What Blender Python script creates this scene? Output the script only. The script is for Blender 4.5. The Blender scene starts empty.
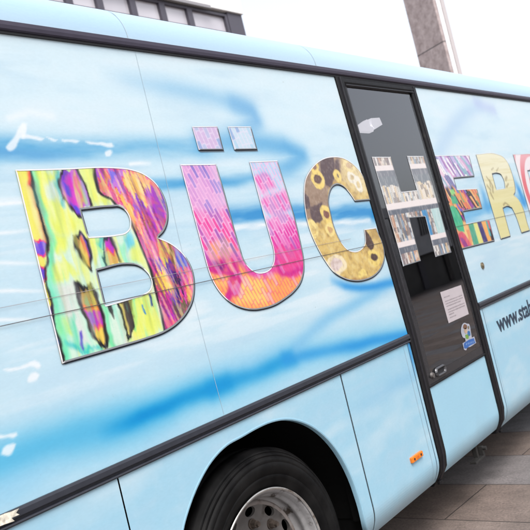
import bpy, bmesh, math
import numpy as np
from mathutils import Vector
from mathutils.geometry import delaunay_2d_cdt

sc = bpy.context.scene
COL = sc.collection
# ------------------------------------------------------------------ camera calibration
F, YAW, PITCH, ROLL, D, LEAN = 753.66, 0.908719, 0.0238124, -0.2407413, 1.93789, 0.0390386
CZ, ZB = 1.56907, 1.134
_f = np.array([math.sin(YAW)*math.cos(PITCH), math.cos(YAW)*math.cos(PITCH), math.sin(PITCH)])
_r = np.array([math.cos(YAW), -math.sin(YAW), 0.0]); _u = np.cross(_r, _f)
_c, _s = math.cos(ROLL), math.sin(ROLL)
_r, _u = _c*_r+_s*_u, -_s*_r+_c*_u

def ysurf(z):
    z = np.asarray(z, float)
    return D + LEAN*np.maximum(0, z-ZB) + 0.05*(np.clip(.47-z, 0, .2)/.13)**2.2

def UP(u, v):
    """measured photo point -> (x, z) on the side of the bus"""
    d = (u-265)*_r-(v-265)*_u+F*_f; y = D
    for _ in range(6):
        t = y/d[1]; z = CZ+d[2]*t; y = float(ysurf(z))
    return (d[0]*t, z)
def UPS(L): return [UP(*p) for p in L]
def onY(u, v, y):
    d = (u-265)*_r-(v-265)*_u+F*_f; t = y/d[1]; return (d[0]*t, CZ+d[2]*t)
def vs(u, v):
    a = UP(u, v-2); b = UP(u, v+2); return 4/abs(a[1]-b[1])

# ------------------------------------------------------------------ numeric helpers
def h2(i, j, s=0):
    i = np.asarray(i).astype(np.int64); j = np.asarray(j).astype(np.int64)
    n = (i*374761393+j*668265263+s*2147483647+1013904223*s) & 0xffffffff
    n = ((n ^ (n >> 13))*1274126177) & 0xffffffff
    n = ((n ^ (n >> 16))*2246822519) & 0xffffffff
    return ((n ^ (n >> 15)) & 0xffffff)/16777215.0
def vn(x, y, s=0):
    i = np.floor(x); j = np.floor(y); a = x-i; b = y-j; a = a*a*(3-2*a); b = b*b*(3-2*b)
    return (h2(i, j, s)*(1-a)+h2(i+1, j, s)*a)*(1-b)+(h2(i, j+1, s)*(1-a)+h2(i+1, j+1, s)*a)*b
def fbm(x, y, s=0, o=3):
    t = 0; w = .5; n = 0
    for k in range(o):
        t = t+w*vn(x*2**k, y*2**k, s+k*7); n += w; w *= .5
    return t/n
def lin(c):
    c = np.asarray(c, float)/255
    return np.where(c <= .04045, c/12.92, ((c+.055)/1.055)**2.4)
def ss(a, b, x):
    t = np.clip((x-a)/(b-a), 0, 1); return t*t*(3-2*t)
def sdseg(X, Z, pts, closed=True):
    """unsigned distance to a polyline and the parameter of the nearest point; inside flag when closed"""
    best = np.full(X.shape, 1e9); par = np.zeros(X.shape); ins = np.zeros(X.shape, bool)
    n = len(pts); m = n if closed else n-1
    for k in range(m):
        ax, az = pts[k]; bx, bz = pts[(k+1) % n]; dx, dz = bx-ax, bz-az; L = dx*dx+dz*dz+1e-12
        t = np.clip(((X-ax)*dx+(Z-az)*dz)/L, 0, 1)
        d = np.hypot(X-ax-t*dx, Z-az-t*dz); q = d < best
        best = np.where(q, d, best); par = np.where(q, (k+t)/m, par)
        if closed:
            cr = ((az > Z) != (bz > Z)) & (X < (bx-ax)*(Z-az)/((bz-az) if bz != az else 1e-12)+ax)
            ins ^= cr
    return best, par, ins
def smooth(pts, sub=5, ang=48):
    n = len(pts); P = np.array(pts, float); out = []
    def corner(i):
        a = P[i]-P[i-1]; b = P[(i+1) % n]-P[i]
        c = (a@b)/(np.hypot(*a)*np.hypot(*b)+1e-12)
        return c < math.cos(math.radians(ang))
    C = [corner(i) for i in range(n)]
    def tan(i, side):
        a = P[i]-P[i-1]; b = P[(i+1) % n]-P[i]; la, lb = np.hypot(*a)+1e-9, np.hypot(*b)+1e-9
        if C[i]: return (b/lb) if side > 0 else (a/la)
        t = (a/la*lb+b/lb*la)/(la+lb); return t
    for i in range(n):
        j = (i+1) % n; L = np.hypot(*(P[j]-P[i])); m0 = tan(i, 1)*L; m1 = tan(j, -1)*L
        if C[i] and C[j]: out.append(tuple(P[i])); continue
        for k in range(sub):
            t = k/sub; t2 = t*t; t3 = t2*t
            q = (2*t3-3*t2+1)*P[i]+(t3-2*t2+t)*m0+(-2*t3+3*t2)*P[j]+(t3-t2)*m1
            out.append(tuple(q))
    return out

class Paint:
    """layers of print laid down in the plane of the bus side, colours 0..255"""
    def __init__(s, X, Z, base):
        s.X, s.Z = X, Z; s.c = np.empty(X.shape+(3,)); s.c[:] = base
        s.x0, s.z0 = X, Z
    def warp(s, amp, sc_, seed=3):
        s.X = s.x0+amp*(fbm(s.x0*sc_, s.z0*sc_, seed)-.5)*2; s.Z = s.z0+amp*(fbm(s.x0*sc_+9, s.z0*sc_+4, seed+1)-.5)*2
    def mix(s, a, col):
        a = np.clip(a, 0, 1)[..., None]; s.c = s.c*(1-a)+np.asarray(col, float)*a
    def smear(s, amp, k=90, seed=70):
        s.Z = s.Z+amp*(fbm(s.x0*k+s.z0*k*.12, s.z0*5, seed, 3)-.5)*2
    def poly(s, px, col, soft=.006, alpha=1, line=None, lw=.006, plane=False):
        pts = px if plane else UPS(px)
        pts = smooth(pts, 4, 70)
        xs = [p[0] for p in pts]; zs = [p[1] for p in pts]; m = .05
        q = (s.X > min(xs)-m) & (s.X < max(xs)+m) & (s.Z > min(zs)-m) & (s.Z < max(zs)+m)
        if not q.any(): return
        d, _, i = sdseg(s.X[q], s.Z[q], pts); sd = np.where(i, -d, d)
        a = np.zeros(s.X.shape); a[q] = (1-ss(-soft, soft, sd))*alpha; s.mix(a, col)
        if line is not None:
            a = np.zeros(s.X.shape); a[q] = 1-ss(lw*.35, lw*1.2, d); s.mix(a*alpha, line)
    def line(s, px, col, w, soft=.6, alpha=1):
        d, _, _ = sdseg(s.X, s.Z, UPS(px), False); d = d/(.45+1.15*fbm(s.x0*24, s.z0*24, 51, 2)); s.mix((1-ss(w*max(0, .8-soft), w*(1.15+soft), d))*alpha*(.72+.5*fbm(s.x0*40, s.z0*18, 55, 2)), col)
    def stroke(s, px, wpx, col, alpha=1, noise=0, taper=None, ns=(6, 40), seed=5):
        pts = UPS(px)
        u, v = px[len(px)//2]; w = wpx/vs(u, v)
        d, t, _ = sdseg(s.X, s.Z, pts, False)
        # elliptical brush: widen with distance smoothly
        a = np.exp(-(d/w)**2*.7)*alpha
        if taper: a = a*np.interp(t, np.linspace(0, 1, len(taper)), taper)
        if noise: a = a*(1-noise+2*noise*fbm(s.X*ns[0], s.Z*ns[1], seed))
        s.mix(a, col)
    def ring(s, u, v, ru, rv, w, col, fill=None, alpha=1):
        cx, cz = UP(u, v); ax = abs(UP(u+ru, v)[0]-cx); az = abs(UP(u, v+rv)[1]-cz)
        r = np.hypot((s.X-cx)/ax, (s.Z-cz)/az)
        if fill is not None: s.mix((1-ss(.75, 1.05, r))*alpha, fill)
        s.mix((1-ss(w*.6, w*1.1, np.abs(r-1)))*alpha, col)

# ------------------------------------------------------------------ materials
KALB = 0.525
def new_mat(name):
    m = bpy.data.materials.new(name); m.use_nodes = True
    return m, m.node_tree, m.node_tree.nodes['Principled BSDF']
def N(nt, t, **k):
    n = nt.nodes.new(t)
    for a, b in k.items(): setattr(n, a, b)
    return n
def simple(name, col, rough=.5, metal=0, var=.15, vscale=30, bump=0, spec=.5, dirt=None):
    m, nt, b = new_mat(name); L = nt.links
    tc = N(nt, 'ShaderNodeTexCoord'); no = N(nt, 'ShaderNodeTexNoise'); no.inputs['Scale'].default_value = vscale
    no.inputs['Detail'].default_value = 5; L.new(tc.outputs['Object'], no.inputs['Vector'])
    rp = N(nt, 'ShaderNodeMapRange'); rp.inputs['From Min'].default_value = .3; rp.inputs['From Max'].default_value = .7
    rp.inputs['To Min'].default_value = 1-var; rp.inputs['To Max'].default_value = 1+var
    L.new(no.outputs['Fac'], rp.inputs['Value'])
    vm = N(nt, 'ShaderNodeVectorMath', operation='SCALE'); vm.inputs[0].default_value = col
    L.new(rp.outputs['Result'], vm.inputs['Scale']); out = vm.outputs[0]
    if dirt:
        n2 = N(nt, 'ShaderNodeTexNoise'); n2.inputs['Scale'].default_value = dirt[1]; n2.inputs['Detail'].default_value = 8
        L.new(tc.outputs['Object'], n2.inputs['Vector'])
        r2 = N(nt, 'ShaderNodeMapRange'); r2.inputs['From Min'].default_value = dirt[2]; r2.inputs['From Max'].default_value = dirt[2]+.12
        L.new(n2.outputs['Fac'], r2.inputs['Value'])
        mx = N(nt, 'ShaderNodeMix', data_type='RGBA'); L.new(r2.outputs['Result'], mx.inputs['Factor'])
        L.new(out, mx.inputs['A']); mx.inputs['B'].default_value = (*dirt[0], 1); out = mx.outputs['Result']
    L.new(out, b.inputs['Base Color'])
    r3 = N(nt, 'ShaderNodeMapRange'); r3.inputs['To Min'].default_value = max(.02, rough-.12); r3.inputs['To Max'].default_value = min(1, rough+.12)
    L.new(no.outputs['Fac'], r3.inputs['Value']); L.new(r3.outputs['Result'], b.inputs['Roughness'])
    b.inputs['Metallic'].default_value = metal; b.inputs['Specular IOR Level'].default_value = spec
    if bump:
        bp = N(nt, 'ShaderNodeBump'); bp.inputs['Strength'].default_value = bump; bp.inputs['Distance'].default_value = .002
        L.new(no.outputs['Fac'], bp.inputs['Height']); L.new(bp.outputs['Normal'], b.inputs['Normal'])
    return m

def wrap_material(name, rough=.36, coat=.06):
    """printed vinyl: print colours from the mesh, fine mottling, orange peel and grime from noise"""
    m, nt, b = new_mat(name); L = nt.links
    at = N(nt, 'ShaderNodeAttribute', attribute_name='Print')
    tc = N(nt, 'ShaderNodeTexCoord')
    mp = N(nt, 'ShaderNodeMapping'); mp.inputs['Scale'].default_value = (1, 1, 2.2); L.new(tc.outputs['Object'], mp.inputs['Vector'])
    n1 = N(nt, 'ShaderNodeTexNoise'); n1.inputs['Scale'].default_value = 60; n1.inputs['Detail'].default_value = 8; n1.inputs['Roughness'].default_value = .7
    L.new(mp.outputs['Vector'], n1.inputs['Vector'])
    r1 = N(nt, 'ShaderNodeMapRange'); r1.inputs['From Min'].default_value = .25; r1.inputs['From Max'].default_value = .75
    r1.inputs['To Min'].default_value = .955; r1.inputs['To Max'].default_value = 1.045; L.new(n1.outputs['Fac'], r1.inputs['Value'])
    vm = N(nt, 'ShaderNodeVectorMath', operation='SCALE'); L.new(at.outputs['Color'], vm.inputs[0]); L.new(r1.outputs['Result'], vm.inputs['Scale'])
    # sparse specks of dirt
    n2 = N(nt, 'ShaderNodeTexNoise'); n2.inputs['Scale'].default_value = 45; n2.inputs['Detail'].default_value = 3; L.new(tc.outputs['Object'], n2.inputs['Vector'])
    r2 = N(nt, 'ShaderNodeMapRange'); r2.inputs['From Min'].default_value = .76; r2.inputs['From Max'].default_value = .82
    r2.inputs['To Max'].default_value = .5; L.new(n2.outputs['Fac'], r2.inputs['Value'])
    mx = N(nt, 'ShaderNodeMix', data_type='RGBA'); L.new(r2.outputs['Result'], mx.inputs['Factor']); L.new(vm.outputs[0], mx.inputs['A'])
    mx.inputs['B'].default_value = (.16, .15, .13, 1)
    # road grime near the sill
    sx = N(nt, 'ShaderNodeSeparateXYZ'); L.new(tc.outputs['Object'], sx.inputs[0])
    n3 = N(nt, 'ShaderNodeTexNoise'); n3.inputs['Scale'].default_value = 4; n3.inputs['Detail'].default_value = 8; L.new(tc.outputs['Object'], n3.inputs['Vector'])
    ad = N(nt, 'ShaderNodeMath', operation='MULTIPLY_ADD'); ad.inputs[1].default_value = -.25; L.new(n3.outputs['Fac'], ad.inputs[0]); L.new(sx.outputs['Z'], ad.inputs[2])
    r3 = N(nt, 'ShaderNodeMapRange'); r3.inputs['From Min'].default_value = .22; r3.inputs['From Max'].default_value = .36
    r3.inputs['To Min'].default_value = .35; r3.inputs['To Max'].default_value = 0; L.new(ad.outputs[0], r3.inputs['Value'])
    m2 = N(nt, 'ShaderNodeMix', data_type='RGBA'); L.new(r3.outputs['Result'], m2.inputs['Factor']); L.new(mx.outputs['Result'], m2.inputs['A'])
    m2.inputs['B'].default_value = (.20, .22, .22, 1)
    L.new(m2.outputs['Result'], b.inputs['Base Color'])
    b.inputs['Specular IOR Level'].default_value = .3; b.inputs['Roughness'].default_value = rough; b.inputs['Coat Weight'].default_value = coat; b.inputs['Coat Roughness'].default_value = .12
    n4 = N(nt, 'ShaderNodeTexNoise'); n4.inputs['Scale'].default_value = 7; n4.inputs['Detail'].default_value = 2; L.new(tc.outputs['Object'], n4.inputs['Vector'])
    bp = N(nt, 'ShaderNodeBump'); bp.inputs['Strength'].default_value = .12; bp.inputs['Distance'].default_value = .004
    b2 = N(nt, 'ShaderNodeBump'); b2.inputs['Strength'].default_value = .08; b2.inputs['Distance'].default_value = .0006
    L.new(n4.outputs['Fac'], bp.inputs['Height']); L.new(n1.outputs['Fac'], b2.inputs['Height']); L.new(bp.outputs['Normal'], b2.inputs['Normal'])
    L.new(b2.outputs['Normal'], b.inputs['Normal'])
    return m

M_wrap = wrap_material('printed_wrap')
M_letter = wrap_material('printed_letter', .34, .08)
M_trim = simple('trim_aluminium', (.018, .0195, .026), .42, 0, .12, 25, .1, .35)
M_trim_top = simple('gutter_rubber', (.032, .027, .042), .5, 0, .1, 25, 0, .3)
M_groove = simple('black_groove', (.008, .008, .010), .7)
M_rubber = simple('rubber', (.0055, .0052, .006), .55, 0, .25, 40, .2, .2, dirt=((.016, .015, .014), 14, .62))
M_rubber_hi = simple('rubber_highlight', (.016, .015, .018), .35, 0, .2, 40, 0, .3)  # lighter rubber: highlight lines of seals and frame put into the colour
M_seam = simple('seam', (.07, .07, .07), .7)
M_black = simple('underbody', (.003, .003, .003), .95, spec=.1)
M_inner = simple('bus_interior', (.05, .048, .055), .8, 0, .3, 3)
M_white = simple('white_glow', (.7, .7, .72), .5, 0, .04)
M_white.node_tree.nodes['Principled BSDF'].inputs['Emission Color'].default_value = (1, 1, 1, 1); M_white.node_tree.nodes['Principled BSDF'].inputs['Emission Strength'].default_value = .8  # emission added so the white shows through the tinted pane
M_steel = simple('steel', (.35, .35, .34), .42, .7, .2, 20, .2, dirt=((.10, .07, .045), 9, .55))
M_lock = simple('lock_metal', (.12, .11, .105), .4, .6)
M_dark_steel = simple('dark_steel', (.018, .017, .016), .6, .3, .3, 30)
M_amber = simple('amber_plastic', (.55, .14, .006), .25, 0, .08, 80)

def tyre_material():
    m, nt, b = new_mat('tyre_rubber'); L = nt.links
    tc = N(nt, 'ShaderNodeTexCoord'); n = N(nt, 'ShaderNodeTexNoise'); n.inputs['Scale'].default_value = 9; n.inputs['Detail'].default_value = 8
    L.new(tc.outputs['Object'], n.inputs['Vector'])
    cr = N(nt, 'ShaderNodeValToRGB'); cr.color_ramp.elements[0].position = .35; cr.color_ramp.elements[0].color = (.0012, .0012, .0014, 1)
    cr.color_ramp.elements[1].position = .72; cr.color_ramp.elements[1].color = (.010, .0096, .0094, 1)
    L.new(n.outputs['Fac'], cr.inputs[0]); L.new(cr.outputs[0], b.inputs['Base Color']); b.inputs['Roughness'].default_value = .6; b.inputs['Specular IOR Level'].default_value = .1
    n2 = N(nt, 'ShaderNodeTexNoise'); n2.inputs['Scale'].default_value = 120; L.new(tc.outputs['Object'], n2.inputs['Vector'])
    bp = N(nt, 'ShaderNodeBump'); bp.inputs['Strength'].default_value = .3; bp.inputs['Distance'].default_value = .001
    L.new(n2.outputs['Fac'], bp.inputs['Height']); L.new(bp.outputs['Normal'], b.inputs['Normal'])
    return m
M_tyre = tyre_material()
def rim_material():
    m, nt, b = new_mat('rim_steel'); L = nt.links
    tc = N(nt, 'ShaderNodeTexCoord'); n = N(nt, 'ShaderNodeTexNoise'); n.inputs['Scale'].default_value = 14; n.inputs['Detail'].default_value = 9; n.inputs['Roughness'].default_value = .65
    L.new(tc.outputs['Object'], n.inputs['Vector'])
    cr = N(nt, 'ShaderNodeValToRGB'); e = cr.color_ramp.elements
    e[0].position = .36; e[0].color = (.035, .026, .02, 1); e[1].position = .44; e[1].color = (.23, .225, .225, 1)
    x = e.new(.75); x.color = (.33, .325, .325, 1)
    L.new(n.outputs['Fac'], cr.inputs[0]); L.new(cr.outputs[0], b.inputs['Base Color'])
    b.inputs['Roughness'].default_value = .42; b.inputs['Metallic'].default_value = .35
    return m
M_rim = rim_material()
M_disc = simple('wheel_disc_grime', (.085, .078, .074), .5, .2, .35, 12, .2, .4, dirt=((.022, .016, .012), 9, .52))
M_rimedge = simple('rim_edge_bare_steel', (.42, .41, .39), .3, .8, .25, 30, dirt=((.12, .08, .05), 18, .58))

def glass_material(name, tint, ior=1.62):
    m, nt, b = new_mat(name); L = nt.links; nt.nodes.remove(b)
    out = nt.nodes['Material Output']
    tr = N(nt, 'ShaderNodeBsdfTransparent'); tr.inputs['Color'].default_value = (*tint, 1)
    gl = N(nt, 'ShaderNodeBsdfGlossy'); gl.inputs['Roughness'].default_value = .015; gl.inputs['Color'].default_value = (.98, .975, 1.0, 1)
    fr = N(nt, 'ShaderNodeFresnel'); fr.inputs['IOR'].default_value = ior
    tc = N(nt, 'ShaderNodeTexCoord'); n = N(nt, 'ShaderNodeTexNoise'); n.inputs['Scale'].default_value = 1.3; n.inputs['Detail'].default_value = 1
    L.new(tc.outputs['Object'], n.inputs['Vector'])
    bp = N(nt, 'ShaderNodeBump'); bp.inputs['Strength'].default_value = .25; bp.inputs['Distance'].default_value = .01
    L.new(n.outputs['Fac'], bp.inputs['Height']); L.new(bp.outputs['Normal'], gl.inputs['Normal'])
    mx = N(nt, 'ShaderNodeMixShader'); L.new(fr.outputs[0], mx.inputs[0]); L.new(tr.outputs[0], mx.inputs[1]); L.new(gl.outputs[0], mx.inputs[2])
    L.new(mx.outputs[0], out.inputs['Surface'])
    return m
M_glass = glass_material('tinted_glass', (.28, .27, .29), 2.0)

# ------------------------------------------------------------------ objects
def link(name, me, mat, parent=None, label=None):
    o = bpy.data.objects.new(name, me); COL.objects.link(o)
    if mat:
        for mm in (mat if isinstance(mat, (list, tuple)) else [mat]): me.materials.append(mm)
    if parent is not None: o.parent = parent
    if label: o['label'] = label
    return o
def mesh_from(verts, faces, name='m', smoothf=False):
    me = bpy.data.meshes.new(name); me.from_pydata([tuple(map(float, v)) for v in verts], [], faces); me.update()
    if smoothf: me.polygons.foreach_set('use_smooth', [True]*len(me.polygons))
    return me
def set_print(me, c255):
    a = me.color_attributes.new('Print', 'FLOAT_COLOR', 'POINT')
    c = np.ones((len(me.vertices), 4)); c[:, :3] = lin(np.clip(c255, 0, 255))*KALB
    a.data.foreach_set('color', c.astype(np.float32).ravel())
def box(bm, x0, x1, y0, y1, z0, z1, bev=0):
    r = bmesh.ops.create_cube(bm, size=1)
    for v in r['verts']:
        v.co = Vector(((x0+x1)/2+v.co.x*(x1-x0), (y0+y1)/2+v.co.y*(y1-y0), (z0+z1)/2+v.co.z*(z1-z0)))
    if bev:
        es = list({e for v in r['verts'] for e in v.link_edges})
        bmesh.ops.bevel(bm, geom=es, offset=bev, segments=2, profile=.6, affect='EDGES')
def bm_obj(name, bm, mat, parent=None, label=None, sm=False):
    me = bpy.data.meshes.new(name); bmesh.ops.recalc_face_normals(bm, faces=bm.faces); bm.to_mesh(me); bm.free()
    if sm: me.polygons.foreach_set('use_smooth', [True]*len(me.polygons))
    return link(name, me, mat, parent, label)
def boxes(name, L, mat, parent=None, bev=0, label=None):
    bm = bmesh.new()
    for b in L: box(bm, *b, bev=bev)
    return bm_obj(name, bm, mat, parent, label)
def extrude_profile(name, prof, x0, x1, mat, parent, sm=False, label=None, cuts=1):
    """profile of (y, z) points swept along x, closed, capped"""
    n = len(prof); V = []; Fc = []
    for k in range(cuts+1):
        x = x0+(x1-x0)*k/cuts; V += [(x, y, z) for y, z in prof]
    for k in range(cuts):
        for i in range(n):
            j = (i+1) % n; Fc.append((k*n+i, k*n+j, (k+1)*n+j, (k+1)*n+i))
    Fc.append(tuple(range(n))); Fc.append(tuple(reversed(range(cuts*n, (cuts+1)*n))))
    me = mesh_from(V, Fc); bm = bmesh.new(); bm.from_mesh(me); bmesh.ops.recalc_face_normals(bm, faces=bm.faces); bm.to_mesh(me); bm.free()
    return link(name, me, mat, parent, label)

def grid_mesh(xs, zs, yoff, paint, back=.02):
    xs = np.asarray(xs); zs = np.asarray(zs); nx, nz = len(xs), len(zs)
    X, Z = np.meshgrid(xs, zs, indexing='ij'); Y = ysurf(Z)+yoff
    V = np.stack([X.ravel(), Y.ravel(), Z.ravel()], -1)
    idx = np.arange(nx*nz).reshape(nx, nz)
    Fq = np.stack([idx[:-1, :-1], idx[1:, :-1], idx[1:, 1:], idx[:-1, 1:]], -1).reshape(-1, 4)
    c = paint(X.ravel(), Z.ravel())
    # returned edges so the sheet has a thickness
    V = list(map(tuple, V)); Fq = [tuple(int(a) for a in f) for f in Fq]
    ring = [int(i) for i in list(idx[:, 0])+list(idx[-1, 1:])+list(idx[::-1, -1][1:])+list(idx[0, ::-1][1:-1])]
    b0 = len(V); V += [(V[i][0], V[i][1]+back, V[i][2]) for i in ring]; n = len(ring)
    Fq += [(ring[k], b0+k, b0+(k+1) % n, ring[(k+1) % n]) for k in range(n)]
    c = np.vstack([c, c[ring]])
    me = mesh_from(V, Fq, 'panel', False); set_print(me, c)
    return me

def cdt_points(loops, holes, sx, sz):
    xs = [p[0] for p in loops[0]]; zs = [p[1] for p in loops[0]]
    gx = np.arange(min(xs), max(xs), sx); gz = np.arange(min(zs), max(zs), sz)
    X, Z = np.meshgrid(gx, gz, indexing='ij'); X = X+((np.arange(len(gz)) % 2)*sx/2)[None, :]; X = X.ravel(); Z = Z.ravel()
    keep = np.zeros(X.shape, bool)
    mind = min(sx, sz)*.45
    d, _, i = sdseg(X, Z, loops[0]); keep = i & (d > mind)
    for h in holes:
        d, _, i = sdseg(X, Z, h); keep &= (~i) & (d > mind)
    co = []; ed = []
    for L in [loops[0]]+holes:
        b = len(co); co += [Vector(p) for p in L]; n = len(L); ed += [(b+k, b+(k+1) % n) for k in range(n)]
    co += [Vector((a, b)) for a, b in zip(X[keep], Z[keep])]
    v, e, f, *_ = delaunay_2d_cdt(co, ed, [], 1, 1e-7)
    V = np.array([(a.x, a.y) for a in v]); f = np.array([tuple(t) for t in f])
    cen = V[f].mean(1); _, _, ok = sdseg(cen[:, 0], cen[:, 1], loops[0])
    for h in holes:
        _, _, i = sdseg(cen[:, 0], cen[:, 1], h); ok &= ~i
    return V, f[ok]
def densify(L, step):
    out = []
    for k in range(len(L)):
        a = L[k]; b = L[(k+1) % len(L)]; n = max(1, int(math.hypot(b[0]-a[0], b[1]-a[1])/step))
        out += [(a[0]+(b[0]-a[0])*t/n, a[1]+(b[1]-a[1])*t/n) for t in range(n)]
    return out

def area(L): return .5*sum(L[k][0]*L[(k+1) % len(L)][1]-L[(k+1) % len(L)][0]*L[k][1] for k in range(len(L)))
def ribbon(L, solid_sign, side, width_fn, col_fn, yoff, V, Fc, Cc):
    """strip along outline L. side=+1 towards outside of the letter, -1 inside"""
    n = len(L); P = np.array(L); T = np.roll(P, -1, 0)-np.roll(P, 1, 0); T /= np.hypot(T[:, 0], T[:, 1])[:, None]+1e-12
    nrm = np.stack([T[:, 1], -T[:, 0]], -1)*(1 if area(L) > 0 else -1)*solid_sign
    b = len(V)
    for k in range(n):
        w = width_fn(nrm[k]); q = P[k]+nrm[k]*w*side; c = col_fn(nrm[k])
        V.append((P[k][0], float(ysurf(P[k][1]))+yoff, P[k][1])); V.append((q[0], float(ysurf(q[1]))+yoff, q[1])); Cc += [c, c]
    for k in range(n):
        j = (k+1) % n; Fc.append((b+2*k, b+2*j, b+2*j+1, b+2*k+1))

def make_letter(outer, holes, paint, parent, label, s=(.006, .006), rim=.0058, shadow=.0075, yo=0, name='letter', plane=False):
    cv = (lambda L: L) if plane else UPS
    O = densify(smooth(cv(outer), 6), .012); H = [densify(smooth(cv(h), 6), .012) for h in holes]
    P, tri = cdt_points([O], H, *s)
    c = paint(P[:, 0], P[:, 1])
    V = [(a, float(ysurf(b))-.0035+yo, b) for a, b in P]; Fc = [tuple(int(i) for i in t) for t in tri]; Cc = []
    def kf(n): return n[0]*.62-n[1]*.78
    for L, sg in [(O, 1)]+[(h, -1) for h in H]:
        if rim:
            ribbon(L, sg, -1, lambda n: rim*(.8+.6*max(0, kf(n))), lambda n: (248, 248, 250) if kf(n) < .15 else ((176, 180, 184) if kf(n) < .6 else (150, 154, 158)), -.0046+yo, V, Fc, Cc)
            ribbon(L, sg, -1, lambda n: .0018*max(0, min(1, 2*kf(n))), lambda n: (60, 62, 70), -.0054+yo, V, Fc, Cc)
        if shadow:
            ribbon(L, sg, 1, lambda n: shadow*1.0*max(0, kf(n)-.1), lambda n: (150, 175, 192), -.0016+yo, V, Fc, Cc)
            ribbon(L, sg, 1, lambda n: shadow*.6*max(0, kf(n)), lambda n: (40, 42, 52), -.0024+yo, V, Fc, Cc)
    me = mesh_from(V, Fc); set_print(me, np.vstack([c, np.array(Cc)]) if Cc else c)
    # winding: face the street (-y)
    bm = bmesh.new(); bm.from_mesh(me); bm.normal_update()
    fl = [f for f in bm.faces if f.normal.y > 0]; bmesh.ops.reverse_faces(bm, faces=fl); bm.to_mesh(me); bm.free()
    return link(name, me, M_letter, parent, label)

# ------------------------------------------------------------------ the wrap artwork
WH = (250, 252, 253)
marks = [
 [(5.5, 147), (8, 150), (13, 150), (17.5, 144), (20, 139.5), (25, 136), (27, 124), (24.5, 123), (20, 125.5), (15.5, 135), (11, 141)],
 [(22, 134.5), (33, 135.3), (44.5, 138.3), (43, 140.2), (34, 139.5), (22, 138.5)],
 [(46.5, 137.2), (52, 138), (57.5, 140), (55, 141), (49, 139.4)],
 [(61, 139.2), (70, 139.5), (79.5, 141.2), (78, 142.6), (68, 141.6), (62, 140.6)],
 [(85, 141), (98, 142.2), (112, 143), (113.5, 146), (110, 147.5), (98, 144.5), (87, 143)],
 [(105, 154), (107, 150.5), (111, 149.8), (112, 152), (110, 156), (106, 156.5)],
 [(3, 369.5), (20, 366), (39, 362), (41, 365), (38.5, 368.5), (33, 366.5), (22, 368.5), (4, 370.3)],
 [(27, 381.5), (28.5, 376), (36, 372.2), (39.5, 374.5), (37.5, 379.5), (31, 382)],
 [(-14, 438), (0, 434.3), (8, 434.3), (16.5, 432), (17.5, 435), (13, 438.5), (8, 437.3), (0, 438.6), (-12, 440)],
 [(1, 454), (3, 449), (11, 443.8), (15.5, 443.5), (14.5, 449.5), (7, 456)]]
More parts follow.
